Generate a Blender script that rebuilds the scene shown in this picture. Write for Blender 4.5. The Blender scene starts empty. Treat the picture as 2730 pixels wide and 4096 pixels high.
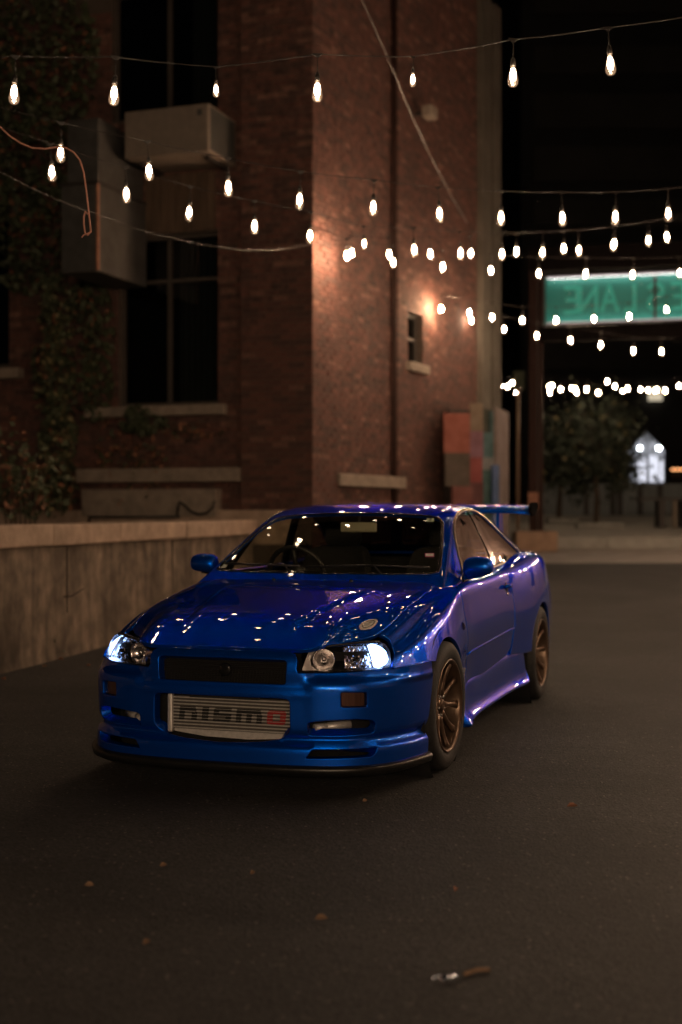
import bpy, bmesh, math, random
import numpy as np
from mathutils import Vector, Matrix, Quaternion
from mathutils.geometry import delaunay_2d_cdt

random.seed(7); RNG = np.random.default_rng(7)
SC = bpy.context.scene
COL = SC.collection
PI = math.pi

# ---------------------------------------------------------------- camera
CAM_H, FPX = 1.312, 5250.0                      # camera height (m); focal length in photograph pixels (photo 2730 x 4096)
cam_d = bpy.data.cameras.new('camera'); cam = bpy.data.objects.new('camera', cam_d); COL.objects.link(cam)
cam_d.sensor_fit = 'VERTICAL'; cam_d.sensor_height = 36.0; cam_d.lens = FPX / 4096 * 36.0
cam_d.clip_start = 0.05; cam_d.clip_end = 600
cam.location = (0, 0, CAM_H); cam.rotation_euler = (PI / 2, 0, 0)
cam_d.dof.use_dof = True; cam_d.dof.focus_distance = 6.55; cam_d.dof.aperture_fstop = cam_d.lens / 1000 / 0.034
SC.camera = cam

# ---------------------------------------------------------------- night sky (sun far below the horizon); the lamps below include added unseen festoon strings
world = bpy.data.worlds.new('World'); SC.world = world; world.use_nodes = True
wn = world.node_tree.nodes; bg = wn.get('Background') or wn.new('ShaderNodeBackground')
sky = wn.new('ShaderNodeTexSky'); sky.sky_type = 'NISHITA'; sky.sun_disc = False
sky.sun_elevation = math.radians(-4.0); sky.sun_rotation = math.radians(200)
world.node_tree.links.new(sky.outputs['Color'], bg.inputs['Color']); bg.inputs['Strength'].default_value = 0.05
SC.view_settings.view_transform = 'Standard'; SC.view_settings.look = 'None'
SC.view_settings.exposure = 0.25; SC.view_settings.gamma = 1.0; SC.view_settings.use_curve_mapping = False
BULB_POWER = 300.0                              # radiance of the glowing filament core of every festoon bulb
BULB_COLOR = (1.0, 0.76, 0.56)
SC.cycles.use_denoising = True
SC.cycles.max_bounces = 8; SC.cycles.transparent_max_bounces = 16; SC.cycles.caustics_reflective = False; SC.cycles.caustics_refractive = False
SC.cycles.sample_clamp_indirect = 6.0

# ---------------------------------------------------------------- helpers
def at(u, v, Y):
    """point at depth Y seen at photograph pixel (u, v)"""
    return Vector(((u - 1365) / FPX * Y, Y, CAM_H - (v - 2048) / FPX * Y))
D = 2730 / 1568.0

def link(o, parent=None):
    COL.objects.link(o)
    if parent is not None: o.parent = parent
    return o
def tag(o, label=None, cat=None, group=None, kind=None):
    for k, v in (('label', label), ('category', cat), ('group', group), ('kind', kind)):
        if v: o[k] = v
    return o
def empty(name, loc, rz=0, **kw):
    o = bpy.data.objects.new(name, None); o.location = loc; o.rotation_euler = (0, 0, rz); o.empty_display_size = .2
    link(o); return tag(o, **kw)
def mesh_obj(name, verts, faces, mats, parent=None, smooth=False, normals=None, midx=None):
    me = bpy.data.meshes.new(name)
    me.from_pydata([tuple(v) for v in verts], [], [tuple(f) for f in faces])
    for m in (mats if isinstance(mats, (list, tuple)) else [mats]): me.materials.append(m)
    if midx is not None: me.polygons.foreach_set('material_index', midx)
    if smooth: me.polygons.foreach_set('use_smooth', [True] * len(me.polygons))
    me.update()
    if normals is not None:
        me.normals_split_custom_set_from_vertices([tuple(n) for n in normals])
    o = bpy.data.objects.new(name, me); return link(o, parent)
def copy_obj(o, parent=None):
    c = o.copy(); COL.objects.link(c)
    if parent is not None: c.parent = parent
    return c
def copy_tree(o, parent=None):
    c = copy_obj(o, parent)
    for ch in list(o.children): copy_tree(ch, c)
    return c

class MB:
    """collects simple solids and links them as ONE mesh object"""
    def __init__(s): s.v = []; s.f = []; s.m = []; s.sm = []
    def add(s, vs, fs, m=0, smooth=False):
        b = len(s.v); s.v += [Vector(v) for v in vs]; s.f += [[i + b for i in f] for f in fs]; s.m += [m] * len(fs); s.sm += [smooth] * len(fs)
        return s
    def box(s, c, d, m=0, R=None, bev=0):
        x, y, z = d[0] / 2, d[1] / 2, d[2] / 2; c = Vector(c)
        if bev <= 0:
            vs = [Vector((sx * x, sy * y, sz * z)) for sx in (-1, 1) for sy in (-1, 1) for sz in (-1, 1)]
            fs = [(0, 1, 3, 2), (4, 6, 7, 5), (0, 4, 5, 1), (2, 3, 7, 6), (0, 2, 6, 4), (1, 5, 7, 3)]
        else:
            bm = bmesh.new(); bmesh.ops.create_cube(bm, size=1)
            for v in bm.verts: v.co = Vector((v.co.x * d[0], v.co.y * d[1], v.co.z * d[2]))
            bmesh.ops.bevel(bm, geom=list(bm.edges), offset=bev, segments=2, affect='EDGES', profile=.5)
            bm.verts.index_update(); vs = [v.co.copy() for v in bm.verts]; fs = [[v.index for v in f.verts] for f in bm.faces]; bm.free()
        if R is not None: vs = [R @ v for v in vs]
        return s.add([v + c for v in vs], fs, m)
    def prism(s, poly, o, ax, ay, depth, m=0, smooth=False):
        """polygon in the plane (o, ax, ay), extruded along depth (a vector)"""
        o, ax, ay, depth = Vector(o), Vector(ax), Vector(ay), Vector(depth); n = len(poly)
        a = [o + ax * p[0] + ay * p[1] for p in poly]; b = [p + depth for p in a]
        fs = [list(range(n))[::-1], list(range(n, 2 * n))] + [[i, (i + 1) % n, (i + 1) % n + n, i + n] for i in range(n)]
        return s.add(a + b, fs, m, smooth)
    def tube(s, pts, r, n=8, m=0, cap=True):
        pts = [Vector(p) for p in pts]; k = len(pts); rs = r if isinstance(r, (list, tuple)) else [r] * k
        t0 = (pts[1] - pts[0]).normalized(); up = Vector((0, 0, 1)) if abs(t0.z) < .9 else Vector((1, 0, 0))
        a = t0.cross(up).normalized(); vs = []
        for i, p in enumerate(pts):
            t = (pts[min(i + 1, k - 1)] - pts[max(i - 1, 0)]).normalized()
            a = (a - t * a.dot(t)).normalized(); b = t.cross(a)
            vs += [p + (a * math.cos(2 * PI * j / n) + b * math.sin(2 * PI * j / n)) * rs[i] for j in range(n)]
        fs = [[i * n + j, i * n + (j + 1) % n, (i + 1) * n + (j + 1) % n, (i + 1) * n + j] for i in range(k - 1) for j in range(n)]
        s.add(vs, fs, m, True)
        if cap:
            b0 = len(s.v) - len(vs); s.f += [[b0 + j for j in range(n)][::-1], [b0 + (k - 1) * n + j for j in range(n)]]; s.m += [m, m]; s.sm += [False, False]
        return s
    def lathe(s, prof, c, axis, n=24, m=0, smooth=True):
        """profile of (radius, height) turned round axis through c"""
        c = Vector(c); w = Vector(axis).normalized(); up = Vector((0, 0, 1)) if abs(w.z) < .9 else Vector((1, 0, 0)); a = w.cross(up).normalized(); b = w.cross(a)
        vs = [c + w * h + (a * math.cos(2 * PI * j / n) + b * math.sin(2 * PI * j / n)) * r for r, h in prof for j in range(n)]
        fs = [[i * n + j, i * n + (j + 1) % n, (i + 1) * n + (j + 1) % n, (i + 1) * n + j] for i in range(len(prof) - 1) for j in range(n)]
        return s.add(vs, fs, m, smooth)
    def quad(s, a, b, c, d, m=0): return s.add([a, b, c, d], [(0, 1, 2, 3)], m)
    def build(s, name, mats, parent=None):
        o = mesh_obj(name, s.v, s.f, mats, parent, midx=s.m)
        if any(s.sm): o.data.polygons.foreach_set('use_smooth', s.sm)
        return o

# ---------------------------------------------------------------- materials
def mat(name, col, rough=.6, metal=0., coat=0., coat_rough=.03, var=0., vscale=8., bump=0., bscale=40., emit=None, estr=0., spec=.5, stretch=None, col2=None, detail=4., alpha=1., rvar=0.):
    m = bpy.data.materials.new(name); m.use_nodes = True; nt = m.node_tree; p = nt.nodes['Principled BSDF']
    p.inputs['Base Color'].default_value = (*col, 1); p.inputs['Roughness'].default_value = rough; p.inputs['Metallic'].default_value = metal
    p.inputs['Coat Weight'].default_value = coat; p.inputs['Coat Roughness'].default_value = coat_rough; p.inputs['Specular IOR Level'].default_value = spec; p.inputs['Alpha'].default_value = alpha
    if emit: p.inputs['Emission Color'].default_value = (*emit, 1); p.inputs['Emission Strength'].default_value = estr
    if var or bump or rvar:
        tc = nt.nodes.new('ShaderNodeTexCoord'); mp = nt.nodes.new('ShaderNodeMapping'); nt.links.new(tc.outputs['Object'], mp.inputs['Vector'])
        if stretch: mp.inputs['Scale'].default_value = stretch
    if var or rvar:
        nz = nt.nodes.new('ShaderNodeTexNoise'); nz.inputs['Scale'].default_value = vscale; nz.inputs['Detail'].default_value = detail; nz.inputs['Roughness'].default_value = .62
        nt.links.new(mp.outputs['Vector'], nz.inputs['Vector'])
        if var:
            rp = nt.nodes.new('ShaderNodeValToRGB'); rp.color_ramp.elements[0].position = .32; rp.color_ramp.elements[1].position = .70
            c2 = col2 or tuple(min(1, c * (1 + var)) for c in col)
            rp.color_ramp.elements[0].color = (*[c * (1 - var) for c in col], 1); rp.color_ramp.elements[1].color = (*c2, 1)
            nt.links.new(nz.outputs['Fac'], rp.inputs['Fac']); nt.links.new(rp.outputs['Color'], p.inputs['Base Color'])
        if rvar:
            mr = nt.nodes.new('ShaderNodeMapRange'); mr.inputs['To Min'].default_value = rough - rvar; mr.inputs['To Max'].default_value = rough + rvar
            nt.links.new(nz.outputs['Fac'], mr.inputs['Value']); nt.links.new(mr.outputs['Result'], p.inputs['Roughness'])
    if bump:
        nb = nt.nodes.new('ShaderNodeTexNoise'); nb.inputs['Scale'].default_value = bscale; nb.inputs['Detail'].default_value = 5
        nt.links.new(mp.outputs['Vector'], nb.inputs['Vector'])
        b = nt.nodes.new('ShaderNodeBump'); b.inputs['Strength'].default_value = bump; b.inputs['Distance'].default_value = .02
        nt.links.new(nb.outputs['Fac'], b.inputs['Height']); nt.links.new(b.outputs['Normal'], p.inputs['Normal'])
    return m
def glass_mat(name, tint, gloss=1.0, ior=1.5, rough=0.0):
    m = bpy.data.materials.new(name); m.use_nodes = True; nt = m.node_tree; nt.nodes.remove(nt.nodes['Principled BSDF'])
    out = nt.nodes['Material Output']; tr = nt.nodes.new('ShaderNodeBsdfTransparent'); tr.inputs['Color'].default_value = (*tint, 1)
    gl = nt.nodes.new('ShaderNodeBsdfGlossy'); gl.inputs['Roughness'].default_value = rough; gl.inputs['Color'].default_value = (gloss, gloss, gloss, 1)
    fr = nt.nodes.new('ShaderNodeFresnel'); mx = nt.nodes.new('ShaderNodeMixShader')
    ge = nt.nodes.new('ShaderNodeNewGeometry'); mr = nt.nodes.new('ShaderNodeMapRange'); mr.inputs['To Min'].default_value = ior; mr.inputs['To Max'].default_value = 1 / ior
    nt.links.new(ge.outputs['Backfacing'], mr.inputs['Value']); nt.links.new(mr.outputs['Result'], fr.inputs['IOR'])      # a thin pane reflects alike from both sides
    nt.links.new(fr.outputs['Fac'], mx.inputs['Fac']); nt.links.new(tr.outputs['BSDF'], mx.inputs[1]); nt.links.new(gl.outputs['BSDF'], mx.inputs[2]); nt.links.new(mx.outputs['Shader'], out.inputs['Surface'])
    return m
def emit_mat(name, col, strength):
    m = bpy.data.materials.new(name); m.use_nodes = True; nt = m.node_tree; nt.nodes.remove(nt.nodes['Principled BSDF'])
    e = nt.nodes.new('ShaderNodeEmission'); e.inputs['Color'].default_value = (*col, 1); e.inputs['Strength'].default_value = strength
    nt.links.new(e.outputs['Emission'], nt.nodes['Material Output'].inputs['Surface']); return m

# ---------------------------------------------------------------- trimmed surface panels
def dens(poly, step, closed=True):
    out = []; n = len(poly)
    for i in range(n if closed else n - 1):
        a = np.array(poly[i], float); b = np.array(poly[(i + 1) % n], float); k = max(1, int(math.ceil(np.linalg.norm(b - a) / step)))
        out += [tuple(a + (b - a) * j / k) for j in range(k)]
    return out
def rpoly(poly, r, k=4):
    """round the corners of a polygon"""
    out = []; n = len(poly)
    for i in range(n):
        p0, p, p1 = (np.array(poly[j % n], float) for j in (i - 1, i, i + 1))
        a, b = p0 - p, p1 - p; la, lb = np.linalg.norm(a), np.linalg.norm(b); q = min(r, la * .45, lb * .45)
        A, B = p + a / la * q, p + b / lb * q
        out += [tuple((1 - t) ** 2 * A + 2 * t * (1 - t) * p + t * t * B) for t in np.linspace(0, 1, k)]
    return out
def inside(P, poly):
    P = np.asarray(P, float); q = np.asarray(poly, float); r = np.zeros(len(P), bool); j = len(q) - 1
    for i in range(len(q)):
        c = ((q[i, 1] > P[:, 1]) != (q[j, 1] > P[:, 1]))
        with np.errstate(divide='ignore', invalid='ignore'):
            xx = (q[j, 0] - q[i, 0]) * (P[:, 1] - q[i, 1]) / (q[j, 1] - q[i, 1]) + q[i, 0]
        r ^= c & (P[:, 0] < xx); j = i
    return r
def panel(name, S, outline, mats, parent, holes=(), step=.028, sc=(1, 1), thick=.018, flip=False, off=0.0, lip=.0035, mirror=False, round_lip=True, hole_thick=None):
    """trimmed piece of the surface S(u, v): outline and holes are polygons in (u, v); sc scales (u, v) to metres.
    The edges are turned in, so that neighbouring panels leave a real shut line."""
    sc = np.array(sc); loops = [dens([np.array(p) * sc for p in L], step) for L in [outline] + list(holes)]
    o = np.array(loops[0]); lo, hi = o.min(0), o.max(0)
    gx, gy = np.meshgrid(np.arange(lo[0] + step / 2, hi[0], step), np.arange(lo[1] + step / 2, hi[1], step), indexing='ij'); G = np.stack([gx.ravel(), gy.ravel()], 1)
    keep = inside(G, loops[0])
    for L in loops[1:]: keep &= ~inside(G, L)
    B = np.concatenate([np.array(L) for L in loops])
    G = G[keep]
    if len(G): G = G[np.array([np.min((B[:, 0] - g[0]) ** 2 + (B[:, 1] - g[1]) ** 2) > (.45 * step) ** 2 for g in G])]
    verts = [Vector(p) for p in B] + [Vector(p) for p in G]; edges = []; b = 0
    for L in loops:
        n = len(L); edges += [(b + i, b + (i + 1) % n) for i in range(n)]; b += n
    vs, es, fs, *_ = delaunay_2d_cdt(verts, edges, [], 0, 1e-6)
    V = np.array([(v.x, v.y) for v in vs]); cen = np.array([V[list(f)].mean(0) for f in fs]); ok = inside(cen, loops[0])
    for L in loops[1:]: ok &= ~inside(cen, L)
    fs = [list(f) for f, k in zip(fs, ok) if k]
    def ev(q):
        q = np.asarray(q) / sc; h = 2e-3
        X = S(q[:, 0], q[:, 1]); du = S(q[:, 0] + h / sc[0], q[:, 1]) - S(q[:, 0] - h / sc[0], q[:, 1]); dv = S(q[:, 0], q[:, 1] + h / sc[1]) - S(q[:, 0], q[:, 1] - h / sc[1])
        n = np.cross(du, dv); n /= np.maximum(np.linalg.norm(n, axis=1), 1e-12)[:, None]
        if flip: n = -n
        return X + n * off, n
    X, N = ev(V)
    a = V[[f[0] for f in fs]]; b2 = V[[f[1] for f in fs]]; c2 = V[[f[2] for f in fs]]
    ccw = np.cross(b2 - a, c2 - a) > 0
    fs = [(f if (k != flip) else f[::-1]) for f, k in zip(fs, ccw)]
    X = list(X); N = list(N)
    for li, L in enumerate(loops):
        q = np.array(L); P, n = ev(q); t = np.roll(P, -1, 0) - np.roll(P, 1, 0); e = np.cross(t, n); e /= np.maximum(np.linalg.norm(e, axis=1), 1e-9)[:, None]
        area = np.sum(q[:, 0] * np.roll(q[:, 1], -1) - np.roll(q[:, 0], -1) * q[:, 1])
        sgn = (1 if area > 0 else -1) * (1 if li == 0 else -1) * (-1 if flip else 1); e *= sgn
        m = len(L); th = thick if (li == 0 or hole_thick is None) else hole_thick
        rings = [(P, n), (P + e * lip * .7 - n * lip * .3, (n + e) / 2 ** .5), (P + e * lip - n * lip, e), (P + e * lip - n * th, e)] if round_lip else [(P, e), (P - n * th, e)]
        base = len(X)
        for (pp, nn) in rings: X += list(pp); N += list(nn)
        for k in range(len(rings) - 1):
            for i in range(m):
                f = [base + k * m + i, base + k * m + (i + 1) % m, base + (k + 1) * m + (i + 1) % m, base + (k + 1) * m + i]
                fs.append(f if sgn < 0 else f[::-1])
    X = np.array(X); N = np.array(N)
    if mirror: X = X * np.array([-1, 1, 1]); N = N * np.array([-1, 1, 1]); fs = [f[::-1] for f in fs]
    return mesh_obj(name, X, fs, mats, parent, smooth=True, normals=N)
# ---------------------------------------------------------------- car surfaces (numpy only)
# car frame: x to the car's left (viewer's right), y backwards, z up, origin under the front axle
def nspline(xs, ys):
    """natural cubic spline through (xs, ys) -> vectorised function"""
    xs = np.array(xs, float); ys = np.array(ys, float); n = len(xs)
    h = np.diff(xs); A = np.zeros((n, n)); r = np.zeros(n); A[0, 0] = A[-1, -1] = 1
    for i in range(1, n - 1):
        A[i, i - 1] = h[i - 1]; A[i, i] = 2 * (h[i - 1] + h[i]); A[i, i + 1] = h[i]
        r[i] = 6 * ((ys[i + 1] - ys[i]) / h[i] - (ys[i] - ys[i - 1]) / h[i - 1])
    M = np.linalg.solve(A, r)
    def f(x):
        x = np.asarray(x, float)
        k = np.clip(np.searchsorted(xs, x) - 1, 0, n - 2)
        d0 = x - xs[k]; d1 = xs[k + 1] - x; hk = h[k]
        v = (M[k] * d1 ** 3 + M[k + 1] * d0 ** 3) / (6 * hk) + (ys[k] / hk - M[k] * hk / 6) * d1 + (ys[k + 1] / hk - M[k + 1] * hk / 6) * d0
        return v
    return f
def tab(d): return nspline(list(d.keys()), list(d.values()))
def pchip(d):
    """monotone cubic through a table (no overshoot)"""
    xs = np.array(list(d.keys()), float); ys = np.array(list(d.values()), float); n = len(xs)
    h = np.diff(xs); s = np.diff(ys) / h; m = np.zeros(n); m[0] = s[0]; m[-1] = s[-1]
    for i in range(1, n - 1):
        m[i] = 0 if s[i - 1] * s[i] <= 0 else 3 * (h[i - 1] + h[i]) / ((2 * h[i] + h[i - 1]) / s[i - 1] + (h[i] + 2 * h[i - 1]) / s[i])
    def f(x):
        x = np.clip(np.asarray(x, float), xs[0], xs[-1])
        k = np.clip(np.searchsorted(xs, x) - 1, 0, n - 2); t = (x - xs[k]) / h[k]
        return ((1 + 2 * t) * (1 - t) ** 2 * ys[k] + t * (1 - t) ** 2 * h[k] * m[k] + t * t * (3 - 2 * t) * ys[k + 1] + t * t * (t - 1) * h[k] * m[k + 1])
    return f
def sstep(a, b, x):
    t = np.clip((np.asarray(x, float) - a) / (b - a), 0, 1); return t * t * (3 - 2 * t)

def section_eval(ctrl, t):
    """ctrl: (..., n, 2) control points of half a cross-section, t in [-(n-1), n-1]; Catmull-Rom, mirrored at 0"""
    t = np.asarray(t, float); sg = np.where(t < 0, -1.0, 1.0); a = np.abs(t); n = ctrl.shape[-2]
    k = np.clip(np.floor(a).astype(int), 0, n - 2); u = a - k
    def P(i):
        m = i < 0; ii = np.clip(np.where(m, -i, i), 0, n - 1)
        p = np.take_along_axis(ctrl, ii[..., None, None], axis=-2)[..., 0, :].copy()
        p[..., 0] = np.where(m, -p[..., 0], p[..., 0]); return p
    p0, p1, p2, p3 = P(k - 1), P(k), P(k + 1), P(k + 2)
    u = u[..., None]
    q = 0.5 * ((2 * p1) + (-p0 + p2) * u + (2 * p0 - 5 * p1 + 4 * p2 - p3) * u ** 2 + (-p0 + 3 * p1 - 3 * p2 + p3) * u ** 3)
    return q[..., 0] * sg, q[..., 1]

B_zc = tab({-.95: .635, -.8: .692, -.6: .770, -.3: .834, 0: .878, .3: .916, .5: .935, .9: .955, 1.8: .985, 2.4: 1.0, 2.85: 1.015, 3.2: 1.015, 3.5: .995, 3.7: .965})
B_zs = tab({-.95: .54, -.65: .635, -.38: .705, -.1: .782, .13: .826, .56: .895, 1.0: .922, 1.8: .953, 2.2: .985, 2.6: 1.028, 2.9: 1.03, 3.2: 1.0, 3.45: .955, 3.7: .89})
B_x4 = tab({-.95: .56, -.65: .685, -.4: .745, -.1: .768, .5: .768, 1: .757, 1.8: .742, 2.2: .735, 2.6: .745, 3: .735, 3.4: .69, 3.7: .60})
B_x6 = tab({-.95: .62, -.65: .762, -.4: .832, -.15: .86, .1: .86, .35: .838, .6: .815, 1: .812, 1.5: .814, 1.9: .823, 2.2: .846, 2.5: .866, 2.8: .864, 3.1: .843, 3.4: .79, 3.7: .68})
B_x7 = tab({-.95: .64, -.65: .785, -.4: .866, -.15: .888, .1: .888, .35: .866, .6: .838, 1: .834, 1.5: .836, 1.9: .847, 2.2: .873, 2.5: .892, 2.8: .892, 3.1: .872, 3.4: .82, 3.7: .70})
B_x9 = tab({-.95: .63, -.65: .78, -.4: .864, -.15: .882, .1: .882, .35: .856, .6: .818, 1: .812, 1.5: .814, 1.9: .83, 2.2: .866, 2.5: .888, 2.8: .888, 3.1: .866, 3.4: .81, 3.7: .70})
def body_ctrl(y):
    y = np.asarray(y, float)
    zc, zs, x4, x6, x7, x9 = B_zc(y), B_zs(y), B_x4(y), B_x6(y), B_x7(y), B_x9(y)
    x5 = x4 + (x6 - x4) * .66
    zb = .20; H = zs - .028 - zb
    hb = sstep(.45, .2, y) * sstep(-.75, -.45, y)                # raised centre panel of the bonnet
    fr = sstep(-.1, -.6, y); w3, w4 = .87 - .25 * fr, .46 - .14 * fr
    c = [(0 * y, zc), (.27 + 0 * y, zc - .0006), (.46 + 0 * y, zc - .003), (.6 * x4 / .76, zc * w3 + zs * (1 - w3)),
         (x4 * .935, zc * w4 + zs * (1 - w4) + .002), (x4, zs), (x5, zb + H), (x6, zb + H * .86), (x7, zb + H * .62), ((x7 + x9) / 2, zb + H * .40), (x9, zb + H * .18), (x9 - .012, zb + 0 * y)]
    return np.stack([np.stack([np.broadcast_to(a, y.shape), np.broadcast_to(b, y.shape)], -1) for a, b in c], -2)
def S_body(y, t):
    y = np.asarray(y, float); t = np.asarray(t, float); y, t = np.broadcast_arrays(y, t)
    x, z = section_eval(body_ctrl(y), t)
    xb = np.interp(y, [-.80, -.55, .05, .45], [.25, .30, .405, .45])                  # raised centre of the bonnet
    z = z + .014 * sstep(.028, -.028, np.abs(x) - xb) * sstep(-.80, -.50, y) * sstep(.30, .02, y)
    return np.stack([x, y, z], -1)
_T = np.linspace(0, 11, 1101)
def body_t_at_z(y, z):
    """side parameter t of height z at station y"""
    x_, z_ = section_eval(np.repeat(body_ctrl(np.array([y])), len(_T), 0), _T)
    m = _T >= 4.6
    return float(np.interp(-z, -z_[m], _T[m]))
def body_t_at_x(y, x):
    x_, z_ = section_eval(np.repeat(body_ctrl(np.array([y])), len(_T), 0), _T)
    m = _T <= 6.5
    return float(np.interp(abs(x), x_[m], _T[m])) * (1 if x >= 0 else -1)

# greenhouse
G_zt = tab({.3: .868, .42: .922, .8: 1.110, 1.12: 1.266, 1.3: 1.330, 1.6: 1.370, 1.9: 1.363, 2.1: 1.333, 2.45: 1.243, 2.85: 1.120, 3.15: 1.015})
G_xc = tab({.3: .735, .42: .715, .8: .652, 1.2: .588, 1.5: .570, 1.9: .572, 2.2: .584, 2.5: .602, 2.85: .628, 3.15: .65})
G_zr = tab({.3: .845, .42: .898, .8: 1.084, 1.12: 1.240, 1.35: 1.312, 1.6: 1.341, 1.9: 1.333, 2.1: 1.300, 2.45: 1.212, 2.85: 1.096, 3.15: .998})
G_xb = tab({.3: .77, .42: .768, 1: .757, 1.8: .742, 2.2: .735, 2.6: .74, 3.1: .73})
G_zb = tab({.3: .80, .42: .84, .8: .90, 1.8: .945, 2.2: .965, 2.6: .985, 3.15: .94})
def gh_ctrl(y):
    y = np.asarray(y, float)
    zt, xc, zr, xb, zb = G_zt(y), G_xc(y), G_zr(y), G_xb(y), G_zb(y)
    d = zt - zr; e = zr - zb; w = xb - xc
    c = [(0 * y, zt), (xc * .42, zt - .12 * d), (xc * .74, zt - .42 * d), (xc * .93, zt - .80 * d), (xc + .005, zr - .02 * e), (xc + .16 * w + .012, zr - .13 * e), (xc + .42 * w + .012, zr - .40 * e), (xc + .72 * w + .008, zr - .7 * e), (xb, zb)]
    return np.stack([np.stack([np.broadcast_to(a, y.shape), np.broadcast_to(b, y.shape)], -1) for a, b in c], -2)
def S_gh(y, t):
    y = np.asarray(y, float); t = np.asarray(t, float); y, t = np.broadcast_arrays(y, t)
    x, z = section_eval(gh_ctrl(y), t)
    return np.stack([x, y, z], -1)
_TG = np.linspace(0, 8, 801)
def gh_t_at_z(y, z):
    x_, z_ = section_eval(np.repeat(gh_ctrl(np.array([y])), len(_TG), 0), _TG)
    m = _TG >= 3.5
    return float(np.interp(-z, -z_[m], _TG[m]))

# front face: plan curve (arc length s, s > 0 on the car's left) x height z
_pc = np.array([(0, -.905), (.20, -.901), (.40, -.882), (.56, -.842), (.69, -.765), (.785, -.64), (.842, -.50), (.872, -.36), (.882, -.25)])
_tt = np.arange(len(_pc)); _fx, _fy = nspline(np.r_[-_tt[::-1][:-1], _tt], np.r_[-_pc[::-1][:-1, 0], _pc[:, 0]]), nspline(np.r_[-_tt[::-1][:-1], _tt], np.r_[_pc[::-1][:-1, 1], _pc[:, 1]])
_q = np.linspace(0, len(_pc) - 1, 801); _qx, _qy = _fx(_q), _fy(_q)
_qs = np.r_[0, np.cumsum(np.hypot(np.diff(_qx), np.diff(_qy)))]; FS_MAX = _qs[-1]
F_side = pchip({.06: .05, .10: .022, .13: .0, .20: .0, .232: .004, .245: .02, .262: .034, .285: .02, .32: .008, .45: .004, .50: .003, .525: .010, .545: .032, .56: .040, .60: .052, .66: .085, .70: .115, .74: .16, .80: .26})
F_nose = pchip({.06: .05, .10: .022, .13: .0, .20: .0, .232: .004, .245: .02, .262: .034, .285: .02, .32: .010, .45: .008, .475: .006, .50: .014, .52: .018, .56: .016, .60: .018, .64: .028, .665: .045, .69: .08, .74: .18, .80: .30})
def S_front(s, z):
    s = np.asarray(s, float); z = np.asarray(z, float); s, z = np.broadcast_arrays(s, z)
    a = np.abs(s); sg = np.where(s < 0, -1.0, 1.0)
    def at(q): return np.interp(q, _qs, _qx), np.interp(q, _qs, _qy)
    x, y = at(a); x1, y1 = at(np.clip(a + .01, 0, FS_MAX)); x0, y0 = at(np.clip(a - .01, 0, FS_MAX))
    tx, ty = x1 - x0, y1 - y0; L = np.hypot(tx, ty); tx, ty = tx / L, ty / L
    nx, ny = -ty, tx                                                # inward normal (pointing to +y at the centre)
    b = sstep(.47, .40, a); f = F_side(z) * (1 - b) + F_nose(z) * b
    f = f * np.where(z > .52, 1 - .75 * sstep(.78, 1.12, a), 1.0)
    return np.stack([(x + nx * f) * sg, y + ny * f, z], -1)
def front_s_at_x(x): return float(np.interp(abs(x), _qx, _qs)) * (1 if x >= 0 else -1)

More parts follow.
